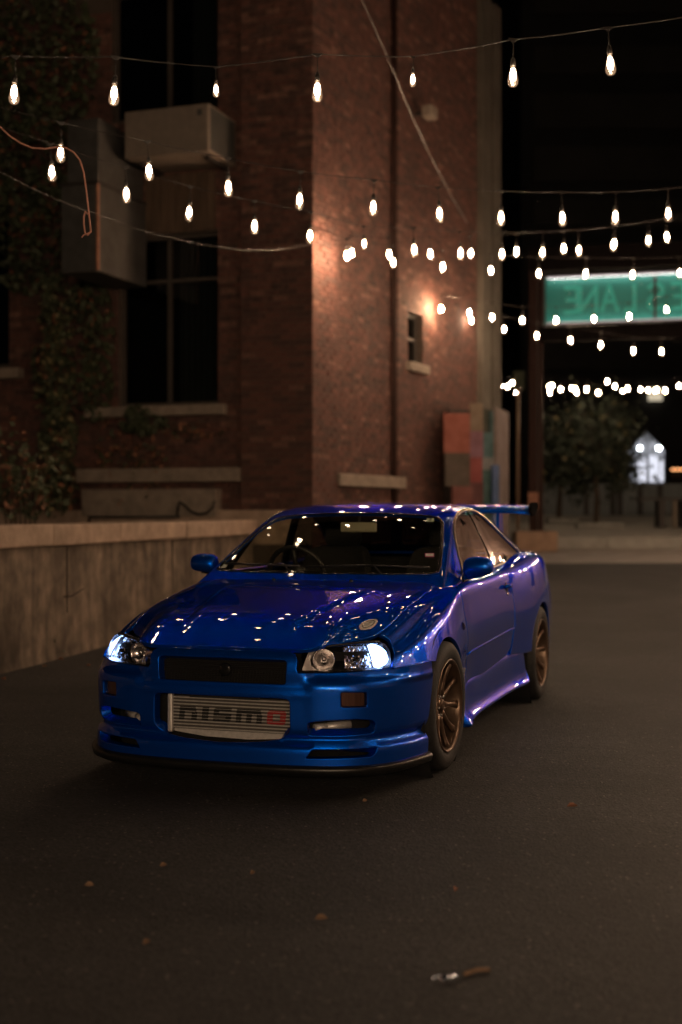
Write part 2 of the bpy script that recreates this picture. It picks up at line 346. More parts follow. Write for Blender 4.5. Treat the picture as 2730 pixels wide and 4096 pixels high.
# ================================================================ SETTING
def gz(y):
    """height of the lane: level round the car, rising gently towards the street"""
    y = np.asarray(y, float); r = np.clip(y - 11, 0, None); return np.where(r < 3, .0313 * r * r / 6, .0313 * (r - 1.5)) * (y < 46) + (y >= 46) * (.0313 * 33.5)
def asphalt():
    m = mat('asphalt', (.023, .0225, .0225), .80, var=.55, vscale=.75, bump=.0, detail=8)
    nt = m.node_tree; p = nt.nodes['Principled BSDF']; tc = nt.nodes['Texture Coordinate']
    base = p.inputs['Base Color'].links[0].from_socket
    vo = nt.nodes.new('ShaderNodeTexVoronoi'); vo.inputs['Scale'].default_value = 95; nt.links.new(tc.outputs['Object'], vo.inputs['Vector'])
    r1 = nt.nodes.new('ShaderNodeMapRange'); r1.inputs['From Min'].default_value = 0; r1.inputs['From Max'].default_value = 1; r1.inputs['To Min'].default_value = .2; r1.inputs['To Max'].default_value = 1.8
    sp = nt.nodes.new('ShaderNodeSeparateColor'); nt.links.new(vo.outputs['Color'], sp.inputs['Color']); nt.links.new(sp.outputs['Red'], r1.inputs['Value'])
    mx = nt.nodes.new('ShaderNodeMix'); mx.data_type = 'RGBA'; mx.blend_type = 'MULTIPLY'; mx.inputs['Factor'].default_value = 1; nt.links.new(base, mx.inputs['A']); nt.links.new(r1.outputs['Result'], mx.inputs['B'])
    # sparse pale chippings
    v2 = nt.nodes.new('ShaderNodeTexVoronoi'); v2.inputs['Scale'].default_value = 46; nt.links.new(tc.outputs['Object'], v2.inputs['Vector'])
    s2 = nt.nodes.new('ShaderNodeSeparateColor'); nt.links.new(v2.outputs['Color'], s2.inputs['Color'])
    g1 = nt.nodes.new('ShaderNodeMath'); g1.operation = 'GREATER_THAN'; g1.inputs[1].default_value = .93; nt.links.new(s2.outputs['Green'], g1.inputs[0])
    g2 = nt.nodes.new('ShaderNodeMath'); g2.operation = 'LESS_THAN'; g2.inputs[1].default_value = .26; nt.links.new(v2.outputs['Distance'], g2.inputs[0])
    g3 = nt.nodes.new('ShaderNodeMath'); g3.operation = 'MULTIPLY'; nt.links.new(g1.outputs[0], g3.inputs[0]); nt.links.new(g2.outputs[0], g3.inputs[1])
    m2 = nt.nodes.new('ShaderNodeMix'); m2.data_type = 'RGBA'; nt.links.new(g3.outputs[0], m2.inputs['Factor']); nt.links.new(mx.outputs['Result'], m2.inputs['A']); m2.inputs['B'].default_value = (.17, .15, .13, 1)
    nt.links.new(m2.outputs['Result'], p.inputs['Base Color'])
    nb = nt.nodes.new('ShaderNodeTexNoise'); nb.inputs['Scale'].default_value = 3.0; nb.inputs['Detail'].default_value = 6; nt.links.new(tc.outputs['Object'], nb.inputs['Vector'])
    ad = nt.nodes.new('ShaderNodeMath'); ad.operation = 'MULTIPLY_ADD'; ad.inputs[1].default_value = .25; nt.links.new(vo.outputs['Distance'], ad.inputs[0]); nt.links.new(nb.outputs['Fac'], ad.inputs[2])
    bp = nt.nodes.new('ShaderNodeBump'); bp.inputs['Strength'].default_value = .55; bp.inputs['Distance'].default_value = .02; nt.links.new(ad.outputs[0], bp.inputs['Height']); nt.links.new(bp.outputs['Normal'], p.inputs['Normal'])
    return m
M_ASPHALT = asphalt()
def streaked():
    m = mat('streaked_concrete', (.19, .148, .112), .88, var=.38, vscale=2.4, stretch=(1.6, 1.6, .55), bump=.25, bscale=4, detail=9)
    nt = m.node_tree; p = nt.nodes['Principled BSDF']; base = p.inputs['Base Color'].links[0].from_socket; tc = nt.nodes['Texture Coordinate']
    def mul(col, sx, sz, scale, lo, hi, f0, f1):
        mp = nt.nodes.new('ShaderNodeMapping'); mp.inputs['Scale'].default_value = (sx, sx, sz); nt.links.new(tc.outputs['Object'], mp.inputs['Vector'])
        nz = nt.nodes.new('ShaderNodeTexNoise'); nz.inputs['Scale'].default_value = scale; nz.inputs['Detail'].default_value = 6; nt.links.new(mp.outputs['Vector'], nz.inputs['Vector'])
        r = nt.nodes.new('ShaderNodeMapRange'); r.inputs['From Min'].default_value = f0; r.inputs['From Max'].default_value = f1; r.inputs['To Min'].default_value = lo; r.inputs['To Max'].default_value = hi; nt.links.new(nz.outputs['Fac'], r.inputs['Value'])
        x = nt.nodes.new('ShaderNodeMix'); x.data_type = 'RGBA'; x.blend_type = 'MULTIPLY'; x.inputs['Factor'].default_value = 1; nt.links.new(col, x.inputs['A']); nt.links.new(r.outputs['Result'], x.inputs['B']); return x.outputs['Result']
    c = mul(base, 1, .8, 1.6, .55, 1.3, .35, .65); c = mul(c, 9, .7, 1.0, .74, 1.16, .35, .65); c = mul(c, 3, 3, 2.2, .72, 1.2, .38, .62); nt.links.new(c, p.inputs['Base Color']); return m
M_CONC = streaked(); M_VOIDC = mat('dark_joint', (.02, .016, .013), .95, var=.2, vscale=20); M_PIERC = mat('pier_render', (.085, .074, .06), .85, var=.25, vscale=2, bump=.2, bscale=14)
M_COPING = mat('coping_concrete', (.40, .30, .23), .85, var=.28, vscale=5, bump=.3, bscale=22, detail=7)
M_STONE = mat('pale_sill_stone', (.25, .205, .165), .85, var=.25, vscale=6, bump=.25, bscale=25)
M_PAVE = mat('pavement_concrete', (.32, .31, .28), .85, var=.22, vscale=2.5, bump=.15, bscale=30)
M_KERB = mat('kerb_concrete', (.28, .28, .26), .85, var=.2, vscale=3, bump=.2, bscale=20)
M_SOIL = mat('planting_soil', (.04, .03, .022), .95, var=.5, vscale=8, bump=.6, bscale=14)
M_MORTAR = mat('mortar', (.085, .065, .052), .95, var=.25, vscale=30, bump=.3, bscale=80)
def brick_mat(name, col):
    return mat(name, col, .88, var=.45, vscale=9, bump=.35, bscale=60, detail=6)
M_BRICKS = [brick_mat('brick_red', (.115, .050, .039)), brick_mat('brick_brown', (.090, .043, .035)), brick_mat('brick_dark', (.072, .038, .032)), brick_mat('brick_pale', (.16, .082, .062))]
M_FRAME = mat('old_window_frame', (.055, .045, .038), .6, var=.25, vscale=20)
M_DARKGLASS = glass_mat('old_window_glass', (.25, .27, .27), .75, 1.5, .03)
M_CURTAIN = mat('grey_curtain', (.11, .115, .105), .95, var=.2, vscale=10, stretch=(6, 6, .3))
M_ROOM = mat('dark_room', (.012, .012, .013), .95, var=.3, vscale=4)
M_SIDING = mat('brown_boarding', (.085, .055, .036), .75, var=.35, vscale=6, stretch=(1, 1, .2))
M_ACBEIGE = mat('ac_housing', (.20, .165, .135), .55, var=.12, vscale=9)
M_GRILL = mat('ac_side_mesh', (.055, .055, .052), .6, var=.3, vscale=60)
M_GALV = mat('galvanised_duct', (.085, .083, .079), .5, metal=.35, var=.25, vscale=5, bump=.05, bscale=10)
M_DARKMETAL = mat('dark_painted_steel', (.035, .030, .028), .5, metal=.2, var=.25, vscale=14)
M_GATEDARK = mat('gate_dark_steel', (.007, .005, .005), .8, spec=.08, var=.25, vscale=14)
M_BROWNSTEEL = mat('brown_steel', (.034, .017, .014), .7, spec=.15, var=.25, vscale=10, stretch=(1, 1, .2))
M_RUSTY = mat('orange_bracket', (.30, .14, .09), .7, var=.25, vscale=12)
M_LEAF = mat('ivy_leaf', (.050, .062, .030), .6, var=.5, vscale=3)
M_LEAFY = mat('ivy_leaf_pale', (.20, .17, .085), .6, var=.4, vscale=4)
M_LEAFR = mat('turned_leaf', (.20, .085, .045), .65, var=.45, vscale=5)
M_LEAFD = mat('tree_leaf', (.024, .034, .020), .65, var=.45, vscale=3)
M_BARK = mat('bark', (.09, .065, .048), .9, var=.4, vscale=12, stretch=(1, 1, .2), bump=.5, bscale=20)
M_CABLE = mat('black_cable', (.014, .010, .009), .38, var=.2, vscale=40)
M_ROPE = mat('salmon_cord', (.55, .26, .19), .7, var=.2, vscale=60)
M_WIRE = mat('steel_guy_wire', (.06, .048, .04), .4, metal=.5, var=.2, vscale=40)

# ground: one sheet to the horizon, following the slope of the lane
ys = np.r_[-60, -30, np.arange(-12, 48, 1.0), 60, 120, 260]; xs = np.r_[-260, -90, -40, -20, -10, -5, 0, 5, 10, 20, 40, 90, 260]
V = [(x, y, float(gz(y))) for y in ys for x in xs]; nx = len(xs)
g = mesh_obj('ground', V, [[i * nx + j, i * nx + j + 1, (i + 1) * nx + j + 1, (i + 1) * nx + j] for i in range(len(ys) - 1) for j in range(nx - 1)], M_ASPHALT, smooth=True); tag(g, kind='structure')
# concrete apron, kerb and pavement of the street beyond the lane
KY = 28.6
def strip(name, x0, x1, y0, y1, dz, m, n=8):
    yy = np.linspace(y0, y1, n); V = []
    for y in yy: V += [(x0, y, float(gz(y)) + dz), (x1, y, float(gz(y)) + dz)]
    return tag(mesh_obj(name, V, [[2 * i, 2 * i + 1, 2 * i + 3, 2 * i + 2] for i in range(n - 1)], m), kind='structure')
strip('road_apron', -6, 40, 24.2, KY - .004, .004, mat('apron_concrete', (.30, .28, .26), .85, var=.2, vscale=2, bump=.1, bscale=20))
w = MB(); z0 = float(gz(KY))
for k in range(22): w.box((-4.2 + k * 2.0 + 1.0, KY + .15, z0 + .08), (1.992, .30, .36), bev=.02)
kb = w.build('kerb', [M_KERB]); tag(kb, kind='structure')
strip('pavement', -6, 40, KY + .302, 47, .235, M_PAVE, 20)

# ---------------------------------------------------------------- retaining wall
W0, W1 = Vector((-2.768, 10.66, 0)), Vector((-2.285, 12.71, 0)); wd = (W1 - W0).normalized(); wn_ = Vector((wd.y, -wd.x, 0))      # wn_ points to the lane
A, B = W0 - wd * 6.5, W0 + wd * 7.0; L = (B - A).length
rw_ = empty('retaining_wall', A, label='low streaked concrete retaining wall with thick coping beside the car', cat='wall')
M4 = Matrix(((wd.x, -wn_.x, 0), (wd.y, -wn_.y, 0), (0, 0, 1)))
ang = math.atan2(wd.y, wd.x); rw_.rotation_euler = (0, 0, ang)
w = MB(); n = 40; V = []                                       # local x along the wall, local y = away from the lane
for i in range(n + 1):
    for (yy, z) in ((-.03, -.05), (-.012, .06), (0, .5), (.004, 1.012), (.34, 1.012), (.34, -.05)): V.append((L * i / n, yy + .004 * math.sin(i * 1.7 + z * 4), z))
w.add(V, [[i * 6 + j, (i + 1) * 6 + j, (i + 1) * 6 + j + 1, i * 6 + j + 1] for i in range(n) for j in range(5)], 0, False); w.build('wall_face', [M_CONC], rw_)
def wall_x(u): return ((facade_qq(W0, wd, u)) + 6.5)
def facade_qq(o, d, u):
    k = (u - 1365) / FPX; return (k * o.y - o.x) / (d.x - k * d.y)
for (nm, xx, z0_, z1_, wx) in [('joint', wall_x(268), .40, 1.0, .008), ('joint', wall_x(690), .05, 1.0, .007)]:
    w = MB(); w.box((xx, -.001, (z0_ + z1_) / 2), (wx, .012, z1_ - z0_)); w.build(nm, [M_VOIDC], rw_)
w = MB(); w.tube([(wall_x(255) + .0, -.004, .55), (wall_x(285), -.004, .545), (wall_x(310), -.004, .57), (wall_x(335), -.004, .60)], .006, 5); w.build('crack', [M_VOIDC], rw_)
x = 0; k = 0
while x < L - .1:
    l = [1.9, 1.6, 2.1, 1.75, 1.5][k % 5]; l = min(l, L - x); w = MB(); w.box((x + l / 2, .16 + .004 * (k % 3), 1.108 + .003 * (k % 2)), (l - .008, .46, .19), bev=.018); o = w.build('coping_stone', [M_COPING], rw_); x += l; k += 1
# raised planting bed behind it
tag(mesh_obj('planting_bed', [(A.x - .3 * wn_.x, A.y, .9), (B.x, B.y + .2, .9), (B.x - .6, 24, .9), (-30, 24, .9), (-30, A.y, .9)], [(0, 1, 2, 3, 4)], M_SOIL), kind='structure')

# ---------------------------------------------------------------- brick building
CO = Vector(((1250 - 1365) / FPX * 17.3, 17.3, 0))               # corner of the two facades
DL = Vector((-.944, .329, 0)).normalized(); NL = Vector((-.329, -.944, 0)).normalized()      # left facade: direction and outward normal
DR = Vector((.430, .903, 0)).normalized(); NR = Vector((.903, -.430, 0)).normalized()        # right facade
bld = empty('brick_building', CO, label='tall dark red brick building with corner pier and stone sills behind the retaining wall', cat='building')
def wpt(o, d, q, n, out, z): return o + d * q + n * out + Vector((0, 0, z))
def facade_q(o, d, u):
    k = (u - 1365) / FPX; return (k * o.y - o.x) / (d.x - k * d.y)
def facade_z(o, d, u, v):
    q = facade_q(o, d, u); Y = o.y + d.y * q; return CAM_H - (v - 2048) / FPX * Y
def fq(u): return facade_q(CO, DL, u * D)
def fz(u, v): return facade_z(CO, DL, u * D, v * D)
def rq(u): return facade_q(CO, DR, u)
def rz_(u, v): return facade_z(CO, DR, u, v)
BR_NEAR = []          # candidates for single bricks: (distance, matrix, material index)
BR_FAR = MB()
def brick_area(o, d, n, q0, q1, z0, z1, out, openings=(), seed=0, ends=True):
    """mortar wall with openings plus a running bond of real bricks in front of it"""
    rnd = random.Random(seed); ln, hb, jt = .215, .065, .010; proud = .012; zrow = z0; row = 0
    while zrow < z1 - .02:
        q = q0 - (.11 if row % 2 else 0)
        while q < q1:
            a, b = max(q, q0), min(q + ln, q1); q += ln + jt
            spans = [(a, b)]
            for (s0, s1, t0, t1) in openings:
                if zrow + hb > t0 + .01 and zrow < t1 - .01:
                    ns = []
                    for (e, f) in spans:
                        if f <= s0 or e >= s1: ns.append((e, f)); continue
                        if e < s0: ns.append((e, s0))
                        if f > s1: ns.append((s1, f))
                    spans = ns
            for (e, f) in spans:
                if f - e < .03: continue
                pr = proud + rnd.uniform(-.004, .004); c = wpt(o, d, (e + f) / 2, n, out + pr / 2 - .02, zrow + hb / 2)
                mi = rnd.choices([0, 1, 2, 3], [5, 4, 2.2, 1])[0]
                BR_NEAR.append((c, f - e, pr + .04, hb, d, n, mi))
        zrow += hb + jt; row += 1
def mortar(o, d, n, q0, q1, z0, z1, out, openings, mb):
    qs = sorted({q0, q1, *[x for op in openings for x in op[:2] if q0 < x < q1]}); zs = sorted({z0, z1, *[x for op in openings for x in op[2:] if z0 < x < z1]})
    for a, b in zip(qs, qs[1:]):
        for e, f in zip(zs, zs[1:]):
            cq, cz = (a + b) / 2, (e + f) / 2
            if any(op[0] < cq < op[1] and op[2] < cz < op[3] for op in openings): continue
            p = [wpt(o, d, a, n, out, e), wpt(o, d, b, n, out, e), wpt(o, d, b, n, out, f), wpt(o, d, a, n, out, f)]
            mb.quad(*p)
    for (a, b, e, f) in openings:                                # reveals
        for (p, q) in (((a, e), (a, f)), ((b, f), (b, e)), ((b, e), (a, e)), ((a, f), (b, f))):
            mb.quad(wpt(o, d, p[0], n, out, p[1]), wpt(o, d, q[0], n, out, q[1]), wpt(o, d, q[0], n, out - .22, q[1]), wpt(o, d, p[0], n, out - .22, p[1]))
H = 10.5; ZB = -.1
# left facade: pier next to the corner, recessed bay with windows, brick further left
PIER = fq(555)
win_lo = (fq(495), fq(265), fz(380, 930), fz(380, 535)); win_hi = (fq(495), fq(250), fz(380, 262), fz(380, -40)); win_far = (fq(14), fq(14) + 1.2, fz(10, 845), fz(10, 480))
w = MB()
mortar(CO, DL, NL, 0, PIER, ZB, H, 0, [], w); mortar(CO, DL, NL, PIER, 9.5, ZB, H, -.10, [win_lo, win_hi, win_far], w)
w.quad(wpt(CO, DL, PIER, NL, 0, ZB), wpt(CO, DL, PIER, NL, -.10, ZB), wpt(CO, DL, PIER, NL, -.10, H), wpt(CO, DL, PIER, NL, 0, H))
# right facade: proud corner pier, recessed wall, shaded slot, further wall, end pier
P1, P2, PE = rq(1349), rq(1598), rq(1925); RE = rq(1985)
win_r = (rq(1637), rq(1688), rz_(1660, 1452), rz_(1660, 1252))
win_r = (win_r[0], win_r[0] + .62, win_r[2], win_r[3])
mortar(CO, DR, NR, 0, P1, ZB, H, 0, [], w); mortar(CO, DR, NR, P1, P2, ZB, H, -.11, [], w); mortar(CO, DR, NR, P2, PE, ZB, H, -.03, [win_r], w)
w.quad(wpt(CO, DR, P1, NR, 0, ZB), wpt(CO, DR, P1, NR, -.11, ZB), wpt(CO, DR, P1, NR, -.11, H), wpt(CO, DR, P1, NR, 0, H))
w.quad(wpt(CO, DR, P2, NR, -.11, ZB), wpt(CO, DR, P2, NR, -.03, ZB), wpt(CO, DR, P2, NR, -.03, H), wpt(CO, DR, P2, NR, -.11, H))
back = [wpt(CO, DR, RE, NR, 0, 0), wpt(CO, DR, RE, NR, 0, 0) + DL * 9, wpt(CO, DL, 9.5, NL, 0, 0)]
for a, b in zip(back, back[1:]): w.quad(a + Vector((0, 0, ZB)), b + Vector((0, 0, ZB)), b + Vector((0, 0, H)), a + Vector((0, 0, H)))
rp_ = [wpt(CO, DL, 0, NL, 0, H), wpt(CO, DR, RE, NR, 0, H), back[1] + Vector((0, 0, H)), wpt(CO, DL, 9.5, NL, 0, H)]; w.quad(*rp_)
for v in w.v: v -= CO
w.build('mortar_wall', [M_MORTAR], bld)
brick_area(CO, DL, NL, .0, PIER, .9, 8.3, .0, [], 1); brick_area(CO, DL, NL, PIER, 9.3, .9, 8.3, -.10, [win_lo, win_hi, win_far], 2)
brick_area(CO, DR, NR, .0, P1, .3, 10.4, .0, [], 3); brick_area(CO, DR, NR, P1, P2, .3, 10.4, -.11, [], 4); brick_area(CO, DR, NR, P2, PE, .3, 10.4, -.03, [win_r], 5)
def seen(c):
    u = 1365 + FPX * c.x / c.y; v = 2048 - FPX * (c.z - CAM_H) / c.y
    return 0 < u < 2730 and 0 < v < 2060
def rank(b):                                                       # the bricks that show largest: nearest, facing us, in the frame
    c = b[0]; return (0 if seen(c) and 900 < 2048 - FPX * (c.z - CAM_H) / c.y < 2000 else 50) + c.length
BR_NEAR.sort(key=rank)
BOX = [(sx, sy, sz) for sx in (-.5, .5) for sy in (-.5, .5) for sz in (-.5, .5)]; BF = [(0, 1, 3, 2), (4, 6, 7, 5), (0, 4, 5, 1), (2, 3, 7, 6), (0, 2, 6, 4), (1, 5, 7, 3)]
unit = []
for m in M_BRICKS:
    me = bpy.data.meshes.new('brick'); me.from_pydata(BOX, [], BF); me.materials.append(m); unit.append(me)
nseen = [b for b in BR_NEAR if seen(b[0])]
for (c, l, dd, hb, d, n, mi) in BR_NEAR[:290]:
    o = bpy.data.objects.new('brick', unit[mi]); COL.objects.link(o); o.parent = bld; o.location = c - CO; o.rotation_euler = (0, 0, math.atan2(d.y, d.x)); o.scale = (l, dd, hb)
far_v = []; far_f = []; far_m = []
for (c, l, dd, hb, d, n, mi) in BR_NEAR[290:]:
    b = len(far_v); far_v += [c - CO + d * (x * l) + n * (y * dd) + Vector((0, 0, z * hb)) for x, y, z in BOX]; far_f += [[i + b for i in f] for f in BF]; far_m += [mi] * 6
bf = mesh_obj('brickwork', far_v, far_f, M_BRICKS, bld, midx=far_m); bf['kind'] = 'stuff'

# stone trim, windows
def fbox(name, o, d, n, q0, q1, z0, z1, out0, out1, m, parent=None, bev=.008):
    """box on a facade: q along it, out = distance in front of it"""
    w = MB(); R = Matrix(((d.x, n.x, 0), (d.y, n.y, 0), (0, 0, 1)))
    w.box(wpt(o, d, (q0 + q1) / 2, n, (out0 + out1) / 2, (z0 + z1) / 2), (abs(q1 - q0), abs(out1 - out0), abs(z1 - z0)), R=R, bev=bev)
    if parent is not None and parent == bld:
        for v in w.v: v -= CO
    return w.build(name, [m], parent)
fbox('window_sill', CO, DL, NL, fq(517), fq(200), fz(380, 955), fz(380, 932), -.12, .06, M_STONE, bld)
fbox('string_course', CO, DL, NL, fq(553), fq(180), fz(380, 1107), fz(380, 1076), -.12, .07, M_STONE, bld)
fbox('plinth_stone', CO, DL, NL, fq(503), fq(196), fz(380, 1186), fz(380, 1124), -.12, .10, M_STONE, bld)
fbox('plinth_course', CO, DL, NL, 0, 6.5, .88, fz(640, 1172), -.1, .05, M_COPING, bld)
fbox('window_sill', CO, DL, NL, fq(48), fq(48) + 1.6, fz(20, 870), fz(20, 846), -.12, .08, M_STONE, bld)
fbox('plinth_stone', CO, DR, NR, rq(1347), rq(1347) + 2.35, rz_(1347, 1943), rz_(1347, 1893), -.13, .06, M_STONE, bld)
fbox('window_sill', CO, DR, NR, win_r[0] - .08, win_r[1] + .10, win_r[2] - .14, win_r[2] - .005, -.2, .07, M_STONE, bld)
def window(o, d, n, op, out, bars_q, bars_z, curtain=None, bw=.05):
    q0, q1, z0, z1 = op; q0, q1 = min(q0, q1), max(q0, q1)
    fr = MB(); R = Matrix(((d.x, n.x, 0), (d.y, n.y, 0), (0, 0, 1)))
    def bar(a, b, e, f, dp=.06): fr.box(wpt(o, d, (a + b) / 2, n, out - .13, (e + f) / 2) - CO, (b - a, dp, f - e), R=R)
    bar(q0, q0 + bw, z0, z1); bar(q1 - bw, q1, z0, z1); bar(q0 + bw, q1 - bw, z0, z0 + bw, .058); bar(q0 + bw, q1 - bw, z1 - bw, z1, .058)
    for q in bars_q: bar(q - bw * .6, q + bw * .6, z0 + bw, z1 - bw, .064)
    for z in bars_z: bar(q0 + bw, q1 - bw, z - bw * .5, z + bw * .5, .054)
    f = fr.build('window', [M_FRAME], bld)
    qs = [q0 + bw] + sorted(bars_q) + [q1 - bw]; zs = [z0 + bw] + sorted(bars_z) + [z1 - bw]
    for a, b in zip(qs, qs[1:]):
        for e, g_ in zip(zs, zs[1:]):
            p = MB(); p.quad(*[wpt(o, d, q, n, out - .14, z) - CO for q, z in ((a, e), (b, e), (b, g_), (a, g_))]); p.build('pane', [M_DARKGLASS], f)
    p = MB(); p.quad(*[wpt(o, d, q, n, out - .9, z) - CO for q, z in ((q0 - .5, z0 - .5), (q1 + .5, z0 - .5), (q1 + .5, z1 + .5), (q0 - .5, z1 + .5))]); p.build('room_behind', [M_ROOM], f)
    if curtain:
        V = []; N_ = 28
        for i in range(N_ + 1):
            q = curtain[0] + (curtain[1] - curtain[0]) * i / N_
            for z in (z0 + .05, z1): V.append(wpt(o, d, q, n, out - .30 + .03 * math.sin(i * 1.35), z) - CO)
        mesh_obj('curtain', V, [[2 * i, 2 * i + 2, 2 * i + 3, 2 * i + 1] for i in range(N_)], M_CURTAIN, f, smooth=True)
    return f
window(CO, DL, NL, win_lo, -.10, [fq(375)], [fz(380, 640)], (fq(470), fq(385)))
window(CO, DL, NL, win_hi, -.10, [fq(375)], [], (fq(495), fq(415)))
window(CO, DL, NL, win_far, -.10, [], [], None, .08)
window(CO, DR, NR, win_r, -.03, [], [(win_r[2] + win_r[3]) / 2], None)
# brown boarding between air conditioner and window
bo = empty('boarding', (0, 0, 0)); bo.parent = bld
q0, q1 = fq(490), fq(330); nb = 9
for k in range(nb):
    a, b = q0 + (q1 - q0) * k / nb, q0 + (q1 - q0) * (k + 1) / nb; fbox('board', CO - CO, DL, NL, a + .004, b - .004, fz(380, 532), fz(380, 400), -.10, -.055 + .006 * (k % 2), M_SIDING, bo, .003)
# added dark pipe imitating the slot's shade, and concrete end pier of the right facade
w = MB(); p = wpt(CO, DR, P2 - .08, NR, -.05, 0) - CO; w.tube([p + Vector((0, 0, z)) for z in (.2, 3, 6, 10.3)], .035, 10); w.build('slot_shade_pipe', [M_BROWNSTEEL], bld)
fbox('end_pier', CO, DR, NR, rq(1912), rq(1945), ZB, H, -.05, .10, M_PIERC, bld); fbox('pier_joint', CO, DR, NR, rq(1944), rq(1959), ZB, H, -.12, -.06, M_DARKMETAL, bld, 0); fbox('end_pier', CO, DR, NR, rq(1958), rq(1985), rz_(1970, 1640), H, -.05, .10, M_PIERC, bld)

# air conditioner, duct, wall lamps
def wall_thing(name, label, cat, group=None): return empty(name, CO, label=label, cat=cat, group=group)
ac = wall_thing('air_conditioner', 'boxy beige air conditioner jutting from the wall beneath the upper window', 'air conditioner')
q0 = fq(535); q1 = q0 + 1.22; AY = CO.y + DL.y * q0 - .72; zz_ = lambda v, Y: CAM_H - (v * D - 2048) / FPX * Y; z0, z1 = zz_(345, AY), zz_(236, AY)
fbox('housing', CO - CO, DL, NL, q0, q1, z0, z1, -.1, .76, M_ACBEIGE, ac, .012)
w = MB()
for k in range(14): zz = z0 + .05 + k * (z1 - z0 - .1) / 14; R = Matrix(((DL.x, NL.x, 0), (DL.y, NL.y, 0), (0, 0, 1))); w.box(wpt(Vector((0, 0, 0)), DL, q0 - .006, NL, .33, zz), (.012, .74, .018), R=R)
w.build('side_louvre', [M_GRILL], ac); fbox('side_mesh', CO - CO, DL, NL, q0 - .003, q0 + .01, z0 + .03, z1 - .03, -.05, .71, M_GRILL, ac, 0)
fbox('front_strip', CO - CO, DL, NL, q0 + .02, q0 + .30, z0 + .02, z1 - .02, .755, .768, M_ACBEIGE, ac, .004); fbox('switch_plate', CO - CO, DL, NL, q0 + .09, q0 + .16, z1 - .15, z1 - .07, .766, .774, M_BLACK2 if 'M_BLACK2' in globals() else M_GRILL, ac, .002)
fbox('bracket', CO - CO, DL, NL, q0 + .1, q0 + .15, z0 - .05, z0 - .002, -.1, .55, M_DARKMETAL, ac, 0); fbox('bracket', CO - CO, DL, NL, q1 - .15, q1 - .1, z0 - .05, z0 - .002, -.1, .55, M_DARKMETAL, ac, 0)
du = wall_thing('ventilation_duct', 'tall grey sheet-metal duct box hanging on the brick wall beside the window', 'duct')
q0 = fq(330); q1 = q0 + .54; DY = CO.y + DL.y * q0 - 1.2; zt_, zm, zb = zz_(262, DY), zz_(415, DY), zz_(622, DY)
fbox('lower_box', CO - CO, DL, NL, q0, q1, zb, zm - .003, -.1, 1.25, M_GALV, du, .01); fbox('upper_box', CO - CO, DL, NL, q0 + .05, q1 - .03, zm, zt_, -.1, 1.15, M_GALV, du, .01)
fbox('corner_angle', CO - CO, DL, NL, q0 - .012, q0 + .02, zb + .01, zm - .02, 1.22, 1.262, M_RUSTY, du, .003); fbox('flange', CO - CO, DL, NL, q0 - .02, q1 + .02, zm - .03, zm + .01, -.1, 1.27, M_DARKMETAL, du, .003)
fl = wall_thing('wall_floodlight', 'small pale unlit floodlight high on the brick wall by the guy wire', 'floodlight')
q = rq(1668); z = rz_(1668, 455); fbox('lamp_head', CO - CO, DR, NR, q - .12, q + .16, z - .10, z + .09, .12, .30, M_STONE, fl, .03); fbox('arm', CO - CO, DR, NR, q - .02, q + .04, z - .03, z + .03, -.03, .12, M_DARKMETAL, fl, .005)

# hose pipe and pipe on the plinth
w = MB(); q = lambda u: fq(u); pts = [wpt(CO, DL, fq(u), NL, .14, fz(u, v)) for u, v in [(418, 1186), (420, 1165), (424, 1152), (436, 1162), (450, 1176), (468, 1182), (486, 1178), (500, 1166), (504, 1150)]]
tag(w.tube(pts, .018, 8).build('hose', [M_DARKMETAL]), label='dark looped hose hanging against the pale plinth stone', cat='hose')
w = MB(); w.tube([wpt(CO, DL, fq(u), NL, .15, fz(u, v)) for u, v in [(218, 1200), (218, 1188), (300, 1188), (425, 1187)]], .018, 8); tag(w.build('pipe', [M_DARKMETAL]), label='thin dark pipe running along the foot of the plinth', cat='pipe')

